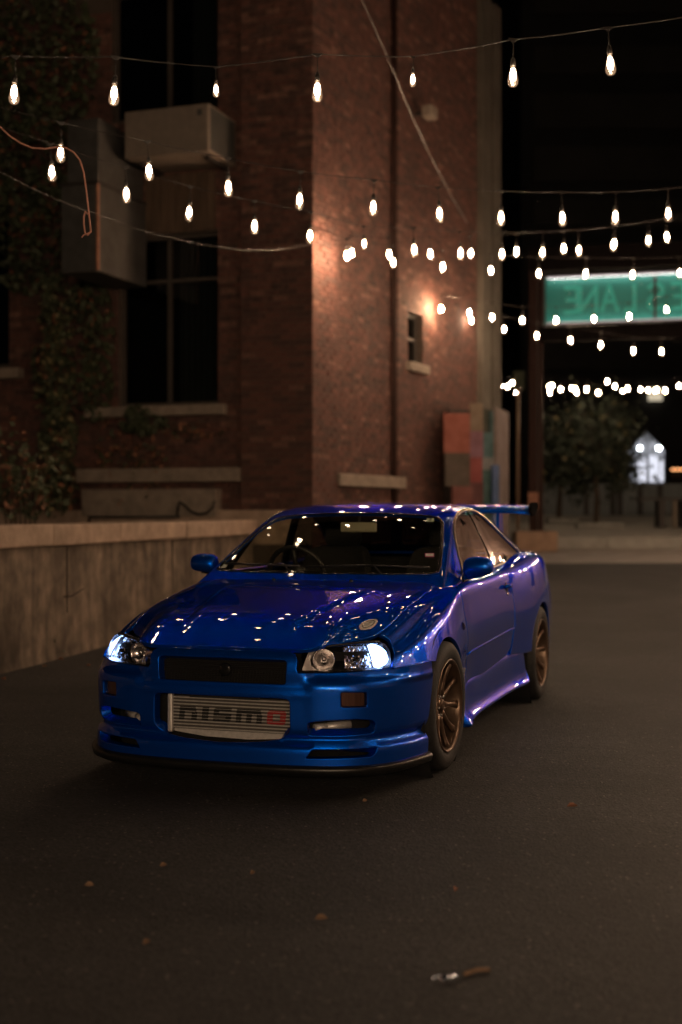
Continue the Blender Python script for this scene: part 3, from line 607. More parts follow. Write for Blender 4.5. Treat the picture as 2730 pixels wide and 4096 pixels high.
# ---------------------------------------------------------------- leaves
def leaf_mesh(name, pts, size, mats, parent=None, weights=None, flat=.0, nrm=None, seed=0):
    rnd = np.random.default_rng(seed); V = []; F_ = []; M_ = []; k = len(mats)
    for p in pts:
        s_ = size * rnd.uniform(.6, 1.35); n = rnd.normal(size=3); n = n * (1 - flat) + (np.array(nrm) * flat * 2 if nrm is not None else 0); n /= np.linalg.norm(n)
        a = np.cross(n, rnd.normal(size=3)); a /= np.linalg.norm(a); b = np.cross(n, a); p = np.array(p); i = len(V)
        V += [p - a * s_ * .5, p + b * s_ * .32 - n * s_ * .08, p + a * s_ * .55, p - b * s_ * .32 - n * s_ * .08]; F_ += [(i, i + 1, i + 2), (i, i + 2, i + 3)]; m = int(rnd.choice(k, p=weights)); M_ += [m, m]
    return mesh_obj(name, V, F_, mats, parent, midx=M_)
def ivy(label, region, count, mats, weights, size=.11, depth=.25, seed=0, stems=4, name='ivy', cat='ivy', holes=.38):
    """climbing plant on the left facade; region: list of (u, v, ru, rv) blobs in photograph display pixels"""
    rnd = np.random.default_rng(seed); t = empty(name, CO, label=label, cat=cat, group=None); pts = []
    tot = sum(r[2] * r[3] for r in region)
    for (u, v, ru, rv) in region:
        m = int(count * ru * rv / tot)
        for _ in range(m):
            a = rnd.uniform(0, 2 * PI); r = rnd.uniform(0, 1) ** .55; uu, vv = u + ru * r * math.cos(a), v + rv * r * math.sin(a)
            cl = math.sin(uu * .11 + 3 * math.sin(vv * .05)) * math.sin(vv * .09 + seed)
            if cl < -holes: continue
            pts.append(wpt(Vector((0, 0, 0)), DL, fq(uu), NL, -.05 + depth * rnd.uniform(.1, 1) * (1 - .5 * r), fz(uu, vv)))
    leaf_mesh('leaves', pts, size, mats, t, weights, .35, NL, seed)
    w = MB()
    for k in range(stems):
        (u0, v0, ru, rv) = region[k % len(region)]; w.tube([wpt(Vector((0, 0, 0)), DL, fq(u0 + ru * .4 * math.sin(i * 1.3 + k)), NL, .0 + .03 * math.sin(i), fz(u0, v0 + rv * (1 - i / 3))) for i in range(7)], .012, 5)
    w.build('stem', [M_BARK], t); return t
ivy('thick column of ivy with pale leaf tips climbing the brick wall left of the window', [(140, 720, 42, 90), (130, 860, 48, 110), (140, 1000, 42, 110), (140, 1110, 40, 80)], 3600, [M_LEAF, M_LEAFY, M_LEAFR], [.74, .20, .06], .085, .40, 3)
ivy('dark mass of ivy over the upper left corner of the brick wall', [(80, 130, 150, 200), (60, 360, 110, 160), (90, 520, 110, 130), (60, 640, 60, 40)], 5200, [M_LEAF, M_LEAFR], [.93, .07], .10, .35, 5)
ivy('dark green creeper hanging beside the lower window', [(225, 760, 38, 120), (215, 890, 48, 80), (200, 700, 40, 50)], 1500, [M_LEAF, M_LEAFR], [.94, .06], .09, .25, 7)
ivy('clump of dark foliage hanging from the middle of the window sill', [(335, 975, 52, 26), (325, 955, 30, 25)], 700, [M_LEAF], [1.0], .08, .35, 9, 2)
ivy('thin trail of reddish creeper leaves under the window sill', [(430, 990, 90, 22), (330, 1060, 60, 60), (345, 1140, 60, 40), (260, 1030, 40, 90), (300, 1148, 90, 26), (280, 1160, 60, 16)], 620, [M_LEAF, M_LEAFR], [.45, .55], .075, .2, 11, 3)
# autumn shrub in the bed
sh = empty('autumn_shrub', (0, 0, 0), label='loose shrub with orange autumn leaves behind the wall at far left', cat='shrub'); rnd = np.random.default_rng(21); pts = []
for _ in range(1300):
    u, v = rnd.normal(45, 50), rnd.normal(1115, 48); Yp = 15.2 + rnd.uniform(-.7, .8)
    if v > 1195 or u < -60 or u > 165: continue
    if math.sin(u * .13 + v * .07) * math.sin(v * .12) < -.25: continue
    pts.append(at(u * D, v * D, Yp))
leaf_mesh('leaves', pts, .085, [M_LEAF, M_LEAFR, M_LEAFY], sh, [.78, .18, .04], seed=21)
w = MB()
for k in range(7): b0 = at((20 + 10 * k) * D, 1200 * D, 15.2); b0.z = .88; w.tube([b0, at((10 + 12 * k) * D, (1150 - 6 * k) * D, 15.1), at((-5 + 17 * k) * D, 1085 * D, 15.2)], [.014, .010, .004], 5)
w.build('stem', [M_BARK], sh)

# ---------------------------------------------------------------- right-hand building along the lane (beyond the frame; the car's flank mirrors it)
RB0, RB1 = Vector((4.3, -6, 0)), Vector((10.6, 31.5, 0)); rd = (RB1 - RB0).normalized(); rn = Vector((-rd.y, rd.x, 0)); RL = (RB1 - RB0).length
rb = empty('lane_building', RB0, label='long pale brick building with dark windows along the right side of the lane', cat='building')
wins = [(q, q + 1.5, 1.1, 3.0) for q in np.arange(3, RL - 3, 4.2)] + [(q, q + 1.5, 4.2, 6.0) for q in np.arange(3, RL - 3, 4.2)]
w = MB(); mortar(Vector((0, 0, 0)), rd, rn, 0, RL, -.2, 9, 0, wins, w); w.quad(Vector((0, 0, 9)), rd * RL + Vector((0, 0, 9)), rd * RL - rn * 8 + Vector((0, 0, 9)), -rn * 8 + Vector((0, 0, 9)))
w.quad(rd * RL + Vector((0, 0, -.2)), rd * RL - rn * 8 + Vector((0, 0, -.2)), rd * RL - rn * 8 + Vector((0, 0, 9)), rd * RL + Vector((0, 0, 9)))
M_PALEBRICK = mat('pale_painted_brick', (.58, .40, .36), .85, var=.3, vscale=2.0, bump=.3, bscale=12, detail=7)
w.build('wall', [M_PALEBRICK], rb)
for (a, b, e, f) in wins:
    p = MB(); p.quad(*[rd * q - rn * .2 + Vector((0, 0, z)) for q, z in ((a, e), (b, e), (b, f), (a, f))]); wo = p.build('window', [M_ROOM], rb)

# ---------------------------------------------------------------- gate with the lit sign
GY = 28.0
gate = empty('gateway', at(2145, 2100, GY) * 1, label='tall brown steel gateway post and beam at the end of the lane', cat='gateway'); G0 = gate.location.copy(); GB = float(gz(GY))
SD = Vector((.969, -.247, 0)).normalized(); SN = Vector((-.247, -.969, 0))                   # sign direction (left to right) and normal towards us
w = MB(); R = Matrix(((SD.x, SN.x, 0), (SD.y, SN.y, 0), (0, 0, 1)))
def gpt(u, v, dy=0): p = at(u, v, GY); return p
px = lambda u: at(u, 2048, GY)
for (u, wd_, out) in ((2135, .17, .0), (2166, .09, .09)):
    c = px(u); w.box(Vector((c.x, c.y + out, (GB + 6.75) / 2)) - G0, (wd_, .20, 6.75 - GB), R=R)
w.build('post', [M_BROWNSTEEL], gate)
w = MB(); c = px(2153); w.box(Vector((c.x, c.y, 3.4)) - G0, (.012, .24, 5.6), R=R); w.build('post_flange', [M_DARKMETAL], gate)
zt_s, zb_s = CAM_H + (2048 - 1112) / FPX * GY, CAM_H + (2048 - 1300) / FPX * GY
c0 = px(2172); LB = 7.5
def gbox(name, a, b, z0, z1, out0, out1, m, parent=gate, bev=0):
    w = MB(); w.box(c0 + SD * ((a + b) / 2) + SN * ((out0 + out1) / 2) + Vector((0, 0, (z0 + z1) / 2 - c0.z)) - G0, (b - a, abs(out1 - out0), z1 - z0), R=R, bev=bev); return w.build(name, [m], parent)
gbox('top_beam', -.3, LB, zt_s + .13, zt_s + .62, -.15, .15, M_GATEDARK); gbox('lower_beam', -.05, LB, zb_s - .36, zb_s - .06, -.12, .12, M_GATEDARK)
w = MB(); c = px(2133); 
w.box(Vector((c.x, c.y - .05, CAM_H + (2048 - 2003) / FPX * GY)) - G0, (.20, .20, .36), R=R); w.build('post_bracket', [M_RUSTY], gate)
far_post = MB(); far_post.box(c0 + SD * LB + Vector((0, 0, 3.4 - c0.z)) - G0, (.2, .2, 6.4), R=R); far_post.build('post', [M_BROWNSTEEL], gate)
sg = empty('lit_sign', c0 * 1, label='long green backlit sign seen from behind with mirrored letters', cat='sign'); G0s = sg.location.copy()
def sbox(name, a, b, z0, z1, o0, o1, m, parent=sg, bev=0):
    w = MB(); w.box(c0 + SD * ((a + b) / 2) + SN * ((o0 + o1) / 2) + Vector((0, 0, (z0 + z1) / 2 - c0.z)) - G0s, (b - a, abs(o1 - o0), z1 - z0), R=R, bev=bev); return w.build(name, [m], parent)
def sign_mat(name, col, e):
    return mat(name, col, .5, var=.10, vscale=2, emit=col, estr=e)
M_SIGN = sign_mat('green_sign_sheet', (.012, .16, .125), .20); M_SLET = sign_mat('green_sign_letter', (.025, .26, .19), .38)
M_STRIP = emit_mat('sign_tube_light', (1.0, .90, .88), 9.0); M_LIPGLOW = emit_mat('sign_lip_glow', (1.0, .78, .76), .42)
pan = sbox('panel', .06, LB - .3, zb_s, zt_s, -.10, -.06, M_SIGN)
sbox('tube_light', .12, LB - .4, zt_s - .030, zt_s - .004, .02, .05, M_STRIP); sbox('tube_light', .12, LB - .4, zb_s + .004, zb_s + .030, .02, .05, M_STRIP)
sbox('glowing_lip', .10, LB - .35, zt_s - .036, zt_s - .002, .075, .085, M_LIPGLOW); sbox('glowing_lip', .10, LB - .35, zb_s + .002, zb_s + .036, .075, .085, M_LIPGLOW)  # tray lips given a glow of their own instead of light from the tubes
sbox('tray', .04, LB - .3, zt_s, zt_s + .03, -.10, .10, M_DARKMETAL); sbox('tray', .04, LB - .3, zb_s - .03, zb_s, -.10, .10, M_DARKMETAL)
sbox('end_frame', .0, .05, zb_s - .03, zt_s + .03, -.10, .10, M_DARKMETAL); sbox('mullion', 2.30, 2.36, zb_s, zt_s, -.058, -.03, M_DARKMETAL)
# mirrored letters: strokes in a unit cell, x already flipped
LH = .50; lz = zb_s + .27
STRK = {'E': [((1, 0), (1, 1)), ((1, 0), (.12, 0)), ((1, .5), (.25, .5)), ((1, 1), (.12, 1))], 'N': [((0, 0), (0, 1)), ((1, 0), (1, 1)), ((1, 1), (0, 0))],
        'A': [((0, 0), (.5, 1)), ((1, 0), (.5, 1)), ((.2, .36), (.8, .36))], 'L': [((1, 0), (1, 1)), ((1, 0), (.2, 0))],
        'S': [((.95, .12), (.7, 0)), ((.7, 0), (.3, 0)), ((.3, 0), (.05, .14)), ((.05, .14), (.05, .36)), ((.05, .36), (.3, .5)), ((.3, .5), (.7, .52)), ((.7, .52), (.95, .66)), ((.95, .66), (.95, .86)), ((.95, .86), (.7, 1)), ((.7, 1), (.3, 1)), ((.3, 1), (.05, .88))]}
def sign_letter(ch, q, wdt):
    w = MB(); sc_ = .05
    for (a, b) in STRK[ch]:
        pa = Vector((q + a[0] * wdt, lz + a[1] * LH)); pb = Vector((q + b[0] * wdt, lz + b[1] * LH)); t = (pb - pa).normalized(); nn = Vector((-t.y, t.x)); pa = pa - t * sc_ * .5; pb = pb + t * sc_ * .5
        P3 = lambda p, o: c0 + SD * p.x + SN * o + Vector((0, 0, p.y - c0.z)) - G0s
        w.prism([(0, 0), (0, 1), (1, 1), (1, 0)], P3(pa - nn * sc_ * .75, -.058), P3(pb - nn * sc_ * .75, -.058) - P3(pa - nn * sc_ * .75, -.058), P3(pa + nn * sc_ * .75, -.058) - P3(pa - nn * sc_ * .75, -.058), SN * .02)
    w.build('letter', [M_SLET], sg)
def sq(zx): return ((2100 + zx * .4018) - 2172) / FPX * GY
for ch, a, b in [('E', 385, 515), ('N', 545, 700), ('A', 755, 905), ('L', 965, 1070), ('S', 1200, 1345), ('E', 1415, 1530)]: sign_letter(ch, sq(a), sq(b) - sq(a))
# unlit marquee globes along the letters and the top edge
gl = bpy.data.meshes.new('globe'); bm = bmesh.new(); bmesh.ops.create_icosphere(bm, subdivisions=2, radius=.030); bm.to_mesh(gl); bm.free(); M_GLOBE = glass_mat('clear_globe', (.85, .95, .9), 1.0, 1.9); gl.materials.append(M_GLOBE)
gpos = [(430, 315), (430, 400), (428, 490), (498, 355), (498, 440), (557, 315), (557, 473), (685, 310), (685, 470), (752, 475), (825, 293), (823, 411), (897, 468), (968, 465), (1060, 310), (1060, 461), (1052, 268), (1135, 220), (1222, 290), (1320, 283), (1253, 360), (1203, 423), (1330, 418), (1436, 263), (1436, 345), (1436, 440), (1510, 305), (1510, 388)] + [(283, 187), (483, 175), (680, 165), (880, 155), (1085, 145), (1282, 132), (1488, 120)]
for (zx, zy) in gpos:
    o = bpy.data.objects.new('globe', gl); COL.objects.link(o); o.parent = sg; v = 1050 + zy * .4018; q = sq(zx); Yq = GY + SD.y * q
    o.location = c0 + SD * q + SN * .06 + Vector((0, 0, CAM_H - (v - 2048) / FPX * Yq - c0.z)) - G0s
# concrete block that carries the post
pb_ = empty('post_block', (px(2137).x, GY - .05, GB), label='square concrete block at the foot of the gateway post', cat='block')
w = MB(); w.box((.0, 0, .20), (.88, .70, .44), bev=.03); w.build('block', [mat('block_concrete', (.30, .20, .14), .85, var=.2, vscale=5)], pb_); w = MB(); w.box((0, 0, .425), (.5, .4, .02), bev=.004); w.build('base_plate', [M_DARKMETAL], pb_)

# painted utility hut next to the end of the brick building
hut = empty('painted_hut', (0, 0, 0), label='tall narrow hut painted with red, olive and teal mural blocks', cat='hut'); HY = 20.8
def hp(u, v, Y): return at(u, v, Y)
def hpanel(name, u0, u1, v0, v1, Y0, Y1, m, th=.05, parent=hut):
    a, b = at(u0, v1, Y0), at(u1, v1, Y1); zt2 = CAM_H - (v0 - 2048) / FPX * (Y0 + Y1) / 2; a.z = float(gz(Y0)) - .02 if v1 > 2100 else a.z; b.z = a.z; dd = (b - a); n2 = Vector((dd.y, -dd.x, 0)).normalized(); w = MB()
    w.prism([(0, 0), (1, 0), (1, 1), (0, 1)], a, dd, Vector((0, 0, zt2 - a.z)), -n2 * th); return w.build(name, [m], parent)
pm = lambda n, c: mat(n, tuple(q * .8 + .012 for q in c), .7, var=.45, vscale=3.5, col2=(c[0] * .55 + .05, c[1] * .7 + .03, c[2] * .8 + .03), detail=3)
hpanel('red_panel', 1777, 1881, 1652, 1812, HY, HY + .1, pm('mural_red', (.40, .085, .045))); hpanel('olive_panel', 1782, 1881, 1812, 1945, HY, HY + .1, pm('mural_olive', (.075, .055, .032))); hpanel('red_base', 1810, 1890, 1945, 2160, HY, HY + .1, pm('mural_brick_red', (.22, .05, .035)))
hpanel('tan_panel', 1882, 1934, 1612, 1725, HY + .15, HY + .2, pm('mural_tan', (.24, .16, .095))); hpanel('pink_panel', 1880, 1934, 1725, 1830, HY + .13, HY + .16, pm('mural_pink', (.30, .12, .16))); hpanel('scarlet_panel', 1880, 1930, 1830, 1930, HY + .12, HY + .15, pm('mural_scarlet', (.34, .04, .035))); hpanel('maroon_panel', 1880, 1934, 1930, 2160, HY + .13, HY + .16, pm('mural_maroon', (.14, .03, .03)))
hpanel('teal_panel', 1934, 1988, 1730, 1830, HY + .2, HY + .3, pm('mural_teal', (.055, .17, .18))); hpanel('dark_green_panel', 1934, 1965, 1635, 1730, HY + .2, HY + .3, pm('mural_dark_green', (.03, .05, .03))); hpanel('teal_top_panel', 1965, 1988, 1645, 1730, HY + .24, HY + .3, pm('mural_teal_light', (.05, .14, .15))); hpanel('grey_band', 1930, 1980, 1830, 1880, HY + .18, HY + .28, pm('mural_grey', (.22, .22, .21))); hpanel('teal_base', 1932, 1975, 1880, 2160, HY + .18, HY + .28, pm('mural_teal_deep', (.045, .15, .14))); hpanel('blue_panel', 1972, 1998, 1860, 2160, HY + .16, HY + .2, pm('mural_blue', (.06, .15, .34)))
hpanel('side_wall', 1990, 2036, 1640, 2160, HY + .25, HY + 1.4, pm('hut_side_grey', (.22, .16, .14)), .06); hpanel('back_wall', 1800, 1990, 1640, 2160, HY + .40, HY + .5, pm('hut_back', (.05, .045, .04)), .5)

# street beyond: pole, trees, tables, low wall, dark buildings
SP = at(2072, 2085, 33.0); spz = float(gz(33)) + .235
pole = empty('street_pole', (SP.x, 33.0, spz), label='slim pale pole with a small green sign beside the gateway', cat='pole')
w = MB(); w.tube([(0, 0, 0), (0, 0, 3.8)], [.05, .04], 10); w.build('shaft', [mat('pole_paint', (.30, .20, .14), .5, var=.1, vscale=9)], pole); w = MB(); w.box((.02, -.06, 3.75), (.28, .03, .45), bev=.01); w.build('sign_plate', [pm('plate_green', (.09, .12, .06))], pole)
def tree(u, Y, uc, vc, ru, rv, label, seed, n=2600, base=None):
    rnd = np.random.default_rng(seed); b = at(u, 2090, Y); bz = float(gz(Y)) + .235 if base is None else base; t = empty('street_tree', (b.x, Y, bz), label=label, cat='tree', group=None); B0 = Vector((b.x, Y, bz)); c = at(uc, vc, Y); c_ = c - B0
    rx, rz2 = ru * Y / FPX, rv * Y / FPX; w = MB(); fork = c_.z - rz2 * .55
    w.tube([(0, 0, 0), (.03, 0, fork * .5), (c_.x * .3, 0, fork), (c_.x, 0, c_.z + rz2 * .5)], [.09, .07, .055, .015], 8)
    tips = []
    for k in range(16):
        a = rnd.uniform(0, 2 * PI); h = rnd.uniform(-.7, .8); r = math.sqrt(max(0, 1 - h * h)) * rnd.uniform(.55, .95); e = Vector((c_.x + rx * r * math.cos(a), rx * r * math.sin(a), c_.z + rz2 * h)); w.tube([(c_.x * .35, 0, fork + .1 * k * rz2 / 8), e.lerp(Vector((c_.x * .6, 0, c_.z)), .5), e], [.03, .018, .006], 5); tips.append(e)
    w.build('trunk', [M_BARK], t); pts = []
    for _ in range(n):
        e = tips[rnd.integers(len(tips))]; s_ = rnd.normal(size=3) * np.array([rx * .24, rx * .24, rz2 * .22]); p = np.array(e) * rnd.uniform(.8, 1.02) + s_ + np.array([c_.x, 0, c_.z]) * 0; pts.append(p)
    leaf_mesh('crown', pts, .16, [M_LEAFD, M_LEAFY], t, [.95, .05], seed=seed); return t
tree(2385, 36.5, 2365, 1775, 190, 190, 'rounded dark street tree in the middle of the pavement beyond the gateway', 31)
tree(2236, 38.0, 2255, 1790, 120, 170, 'slim dark street tree just right of the gateway post', 32, 1700)
def bench_block(u0, u1, v, Y, label):
    a, b = at(u0, v, Y), at(u1, v, Y); w = MB(); w.box(((a.x + b.x) / 2, Y, float(gz(Y)) + .235 + .07), (b.x - a.x, .35, .15), bev=.02); return tag(w.build('concrete_slab', [M_KERB]), label=label, cat='slab')
bench_block(2190, 2308, 2078, 37.0, 'short pale concrete slab on the pavement beside the gateway post'); bench_block(2304, 2492, 2106, 33.6, 'long pale concrete slab at the foot of the middle tree')
LWY = 43.0; a, b = at(2165, 2060, LWY), at(2900, 2060, LWY); zg = float(gz(LWY)) + .235
lw = empty('boundary_wall', (0, 0, 0), label='low blue-grey rendered wall with dark posts at the back of the pavement', cat='wall')
zt2 = CAM_H - (1935 - 2048) / FPX * LWY; w = MB(); w.box(((a.x + b.x) / 2, LWY + .15, (zg + zt2) / 2), (b.x - a.x, .25, zt2 - zg)); w.build('wall_face', [mat('blue_grey_render', (.17, .19, .20), .85, var=.2, vscale=1.5)], lw)
for u in (2345, 2450, 2480, 2560, 2640): 
    c = at(u, 2000, LWY); w = MB(); w.box((c.x, LWY - .03, (zg + zt2) / 2), (.16, .10, zt2 - zg - .05)); w.build('post', [M_DARKMETAL], lw)
tb = empty('picnic_table', at(2640, 2095, 34.0), label='dark picnic table with one pale leg at the right edge of the pavement', cat='table'); tbz = float(gz(34)) + .235; tb.location.z = tbz
w = MB(); w.box((.35, 0, .74), (1.9, .8, .06)); w.build('tabletop', [M_DARKMETAL], tb); w = MB(); w.box((.0, 0, .35), (.16, .5, .70)); w.build('leg', [M_DARKMETAL], tb); w = MB(); w.box((.36, -.1, .35), (.10, .12, .70)); w.build('leg', [M_STONE], tb); w = MB(); w.box((.8, .1, .35), (.5, .5, .70)); w.build('leg', [M_DARKMETAL], tb)
# dark tower across the street with faint storey bands
M_TOWER = mat('dark_tower_cladding', (.030, .030, .032), .7, var=.2, vscale=.4); M_BAND = mat('dark_tower_band', (.055, .05, .046), .6, var=.2, vscale=.5)
tw = empty('dark_tower', (0, 0, 0), label='huge unlit tower with faint horizontal storey bands across the street', cat='building'); TY = 66.0; a = at(2085, 2048, TY); w = MB(); w.box((a.x + 22, TY + 8, 16), (44, 16, 34)); w.build('tower_body', [M_TOWER], tw)
for k, (v0, v1) in enumerate([(-30, 60), (190, 300), (380, 520), (590, 730), (800, 905), (1330, 1480)]):
    z0, z1 = CAM_H - (v1 - 2048) / FPX * TY, CAM_H - (v0 - 2048) / FPX * TY; w = MB(); w.box((a.x + 22.3, TY - .1, (z0 + z1) / 2), (43.4, .3, z1 - z0)); w.build('storey_band', [M_BAND], tw)
M_WINLIT = emit_mat('warm_window', (1.0, .86, .62), .55)
w = MB(); c = at(2622, 1578, TY - .4); w.box(c, (.70, .05, .62)); lwn = w.build('lit_window', [M_WINLIT], tw)
# small white lit kiosk across the street
KY2 = 58.0; k0, k1 = at(2516, 1940, KY2), at(2660, 1740, KY2); M_WHITEP = mat('white_boards', (.26, .26, .28), .6, var=.1, vscale=3)
ki = empty('lit_kiosk', (0, 0, 0), label='small white gabled kiosk with bright windows far across the street', cat='kiosk')
w = MB(); wdt = k1.x - k0.x; w.prism([(0, 0), (wdt, 0), (wdt, 1.5), (wdt / 2, 2.35), (0, 1.5)], (k0.x, KY2, k0.z), (1, 0, 0), (0, 0, 1), (0, 1.6, 0)); w.build('wall', [M_WHITEP], ki)
M_KWIN = emit_mat('kiosk_window_glow', (.86, .88, 1.0), 1.0); M_KLAMP = emit_mat('kiosk_lamp_glow', (.9, .95, 1.0), 30)
for i, (f0, f1, z0, z1) in enumerate([(.08, .20, .14, .95), (.26, .35, .14, 1.20), (.38, .47, .14, 1.25), (.58, .68, .14, 1.30), (.71, .81, .14, 1.25), (.87, .95, .14, 1.10)]):
    w = MB(); w.box((k0.x + wdt * (f0 + f1) / 2, KY2 - .03, k0.z + (z0 + z1) / 2), (wdt * (f1 - f0), .05, z1 - z0)); wo = w.build('window', [M_KWIN], ki)
for f in (.28, .80):
    w = MB(); w.lathe([(.0, -.07), (.07, -.05), (.09, 0), (.07, .05), (0, .07)], (k0.x + wdt * f, KY2 - .25, k0.z + 1.62), (0, 0, 1), 10); w.build('lamp', [M_KLAMP], ki)
w = MB(); w.box((k0.x + wdt / 2, KY2 - .1, k0.z - .05), (wdt * 1.1, .3, .10)); w.build('ledge', [M_WHITEP], ki); w = MB(); w.box((k0.x + wdt / 2, KY2 + .8, k0.z / 2 + .4), (wdt * .9, 1.2, k0.z - .9)); w.build('base', [M_DARKMETAL], ki)
M_ORANGE = emit_mat('sodium_lamp_glow', (1.0, .42, .16), 3.0)
for i, u in enumerate((2693, 2711, 2729)):
    c = at(u, 1878, 70 - 8 + .0); b = empty('distant_lamp', (c.x, c.y, 0), label=['leftmost of three tiny orange lamps far right of the kiosk', 'middle of three tiny orange lamps far right of the kiosk', 'rightmost of three tiny orange lamps at the picture edge'][i], cat='lamp', group='row of orange lamps across the street')
    w = MB(); w.lathe([(0, -.06), (.06, -.03), (.06, .03), (0, .06)], (0, 0, c.z), (0, 0, 1), 8); w.build('globe', [M_ORANGE], b); w = MB(); w.tube([(0, 0, 0), (0, 0, c.z - .08)], .03, 6); w.build('post', [M_DARKMETAL], b)

# ================================================================ THE CAR
def paint_mat():
    m = bpy.data.materials.new('blue_metallic_paint'); m.use_nodes = True; nt = m.node_tree; p = nt.nodes['Principled BSDF']
    p.inputs['Base Color'].default_value = (.0006, .085, .50, 1); p.inputs['Metallic'].default_value = .80; p.inputs['Roughness'].default_value = .33; p.inputs['Specular IOR Level'].default_value = .0; p.inputs['Specular Tint'].default_value = (.02, .08, .5, 1)
    p.inputs['Coat Weight'].default_value = 1; p.inputs['Coat Roughness'].default_value = .012; p.inputs['Coat IOR'].default_value = 1.52
    tc = nt.nodes.new('ShaderNodeTexCoord'); nz = nt.nodes.new('ShaderNodeTexVoronoi'); nz.inputs['Scale'].default_value = 900; nt.links.new(tc.outputs['Object'], nz.inputs['Vector'])
    rp = nt.nodes.new('ShaderNodeValToRGB'); rp.color_ramp.elements[0].color = (.0002, .072, .52, 1); rp.color_ramp.elements[1].color = (.0006, .115, .76, 1)
    nt.links.new(nz.outputs['Color'], rp.inputs['Fac']); nt.links.new(rp.outputs['Color'], p.inputs['Base Color'])
    # the inner side of every panel is dark lining
    ge = nt.nodes.new('ShaderNodeNewGeometry'); df = nt.nodes.new('ShaderNodeBsdfDiffuse'); df.inputs['Color'].default_value = (.010, .010, .011, 1); mx = nt.nodes.new('ShaderNodeMixShader')
    nt.links.new(ge.outputs['Backfacing'], mx.inputs['Fac']); nt.links.new(p.outputs[0], mx.inputs[1]); nt.links.new(df.outputs[0], mx.inputs[2]); nt.links.new(mx.outputs[0], nt.nodes['Material Output'].inputs['Surface'])
    return m
M_PAINT = paint_mat()
M_BLACK = mat('black_plastic', (.012, .012, .013), .45, var=.3, vscale=60)
M_GLOSSBLACK = mat('gloss_black_trim', (.010, .010, .011), .12, coat=.6, var=.2, vscale=30)
M_VOID = mat('dark_underside', (.006, .006, .006), .9, var=.3, vscale=12)
M_LIP = mat('satin_black_lip', (.010, .010, .010), .32, var=.25, vscale=20)
M_TRIM = mat('window_trim_sheen', (.42, .38, .36), .22, metal=.85, var=.1, vscale=30)  # pale colour stands in for the reflection on the body-colour window rail
M_RUBBER = mat('tyre_rubber', (.014, .014, .014), .72, var=.35, vscale=30, bump=.15, bscale=120)
M_BRONZE = mat('bronze_wheel_paint', (.15, .100, .070), .34, metal=.75, var=.15, vscale=25)
M_STEEL = mat('brake_disc_steel', (.30, .29, .28), .35, metal=.9, var=.2, vscale=40)
M_ALLOY = mat('bare_aluminium', (.66, .63, .60), .42, metal=.45, var=.12, vscale=50)
M_CHROME = mat('lamp_chrome', (.84, .80, .78), .22, metal=1, var=.04, vscale=20)
M_SEAT = mat('dark_seat_cloth', (.012, .012, .013), .9, var=.4, vscale=80)
M_FINDARK = mat('intercooler_fins', (.11, .10, .09), .5, metal=.5, var=.3, vscale=120, stretch=(60, 1, 1))
M_INK = mat('black_stencil_ink', (.004, .004, .004), .6, var=.2, vscale=60)
M_REDINK = mat('red_stencil_ink', (.30, .010, .012), .6, var=.2, vscale=60)
M_WHITE = mat('sticker_white', (.62, .62, .58), .5, var=.05, vscale=60)
M_PINK = mat('sticker_pink', (.45, .06, .20), .5, var=.05, vscale=60)
M_GREENW = mat('sticker_pale_green', (.45, .55, .40), .5, var=.05, vscale=60)
M_GLASS = glass_mat('windscreen_glass', (.95, .95, .84), .9, 1.52)
M_SIDEGLASS = glass_mat('side_glass', (.93, .93, .86), 1.0, 1.75)
M_TINT = glass_mat('tinted_rear_glass', (.04, .04, .04), .9, 1.5); M_TINTSIDE = glass_mat('tinted_side_glass', (.16, .16, .15), 1.0, 1.75)
M_LENS = glass_mat('lamp_lens', (.93, .93, .95), .9, 1.45)
M_SMOKE = glass_mat('smoked_lens', (.55, .47, .44), .8, 1.5)
M_DRL = emit_mat('parking_light_glow', (.30, .50, 1.0), 8.0)
M_AMBER = mat('indicator_reflector', (.30, .20, .17), .4, metal=.3, var=.3, vscale=160, stretch=(1, 1, .02))
M_REDLAMP = mat('red_tail_lamp', (.20, .006, .006), .15, coat=.6, var=.1, vscale=40)
M_MESH = mat('grille_mesh', (.03, .03, .03), .4, metal=.4, var=.2, vscale=40)

CAR_YAW = -.3255
_dx, _dy = -2.495, 6.514; _c, _s = math.cos(CAR_YAW), math.sin(CAR_YAW)
car = empty('sports_coupe', (_dx * _c - _dy * _s, _dx * _s + _dy * _c, 0), CAR_YAW,
            label='glossy blue two-door sports coupe with tall rear wing, bronze wheels and lit parking lights', cat='car')
YT = (1, .12)                                                      # (y, t) -> metres
def zt(y, z): return (y, body_t_at_z(y, z))
def both(fn):
    for k in (1, -1): fn(k)

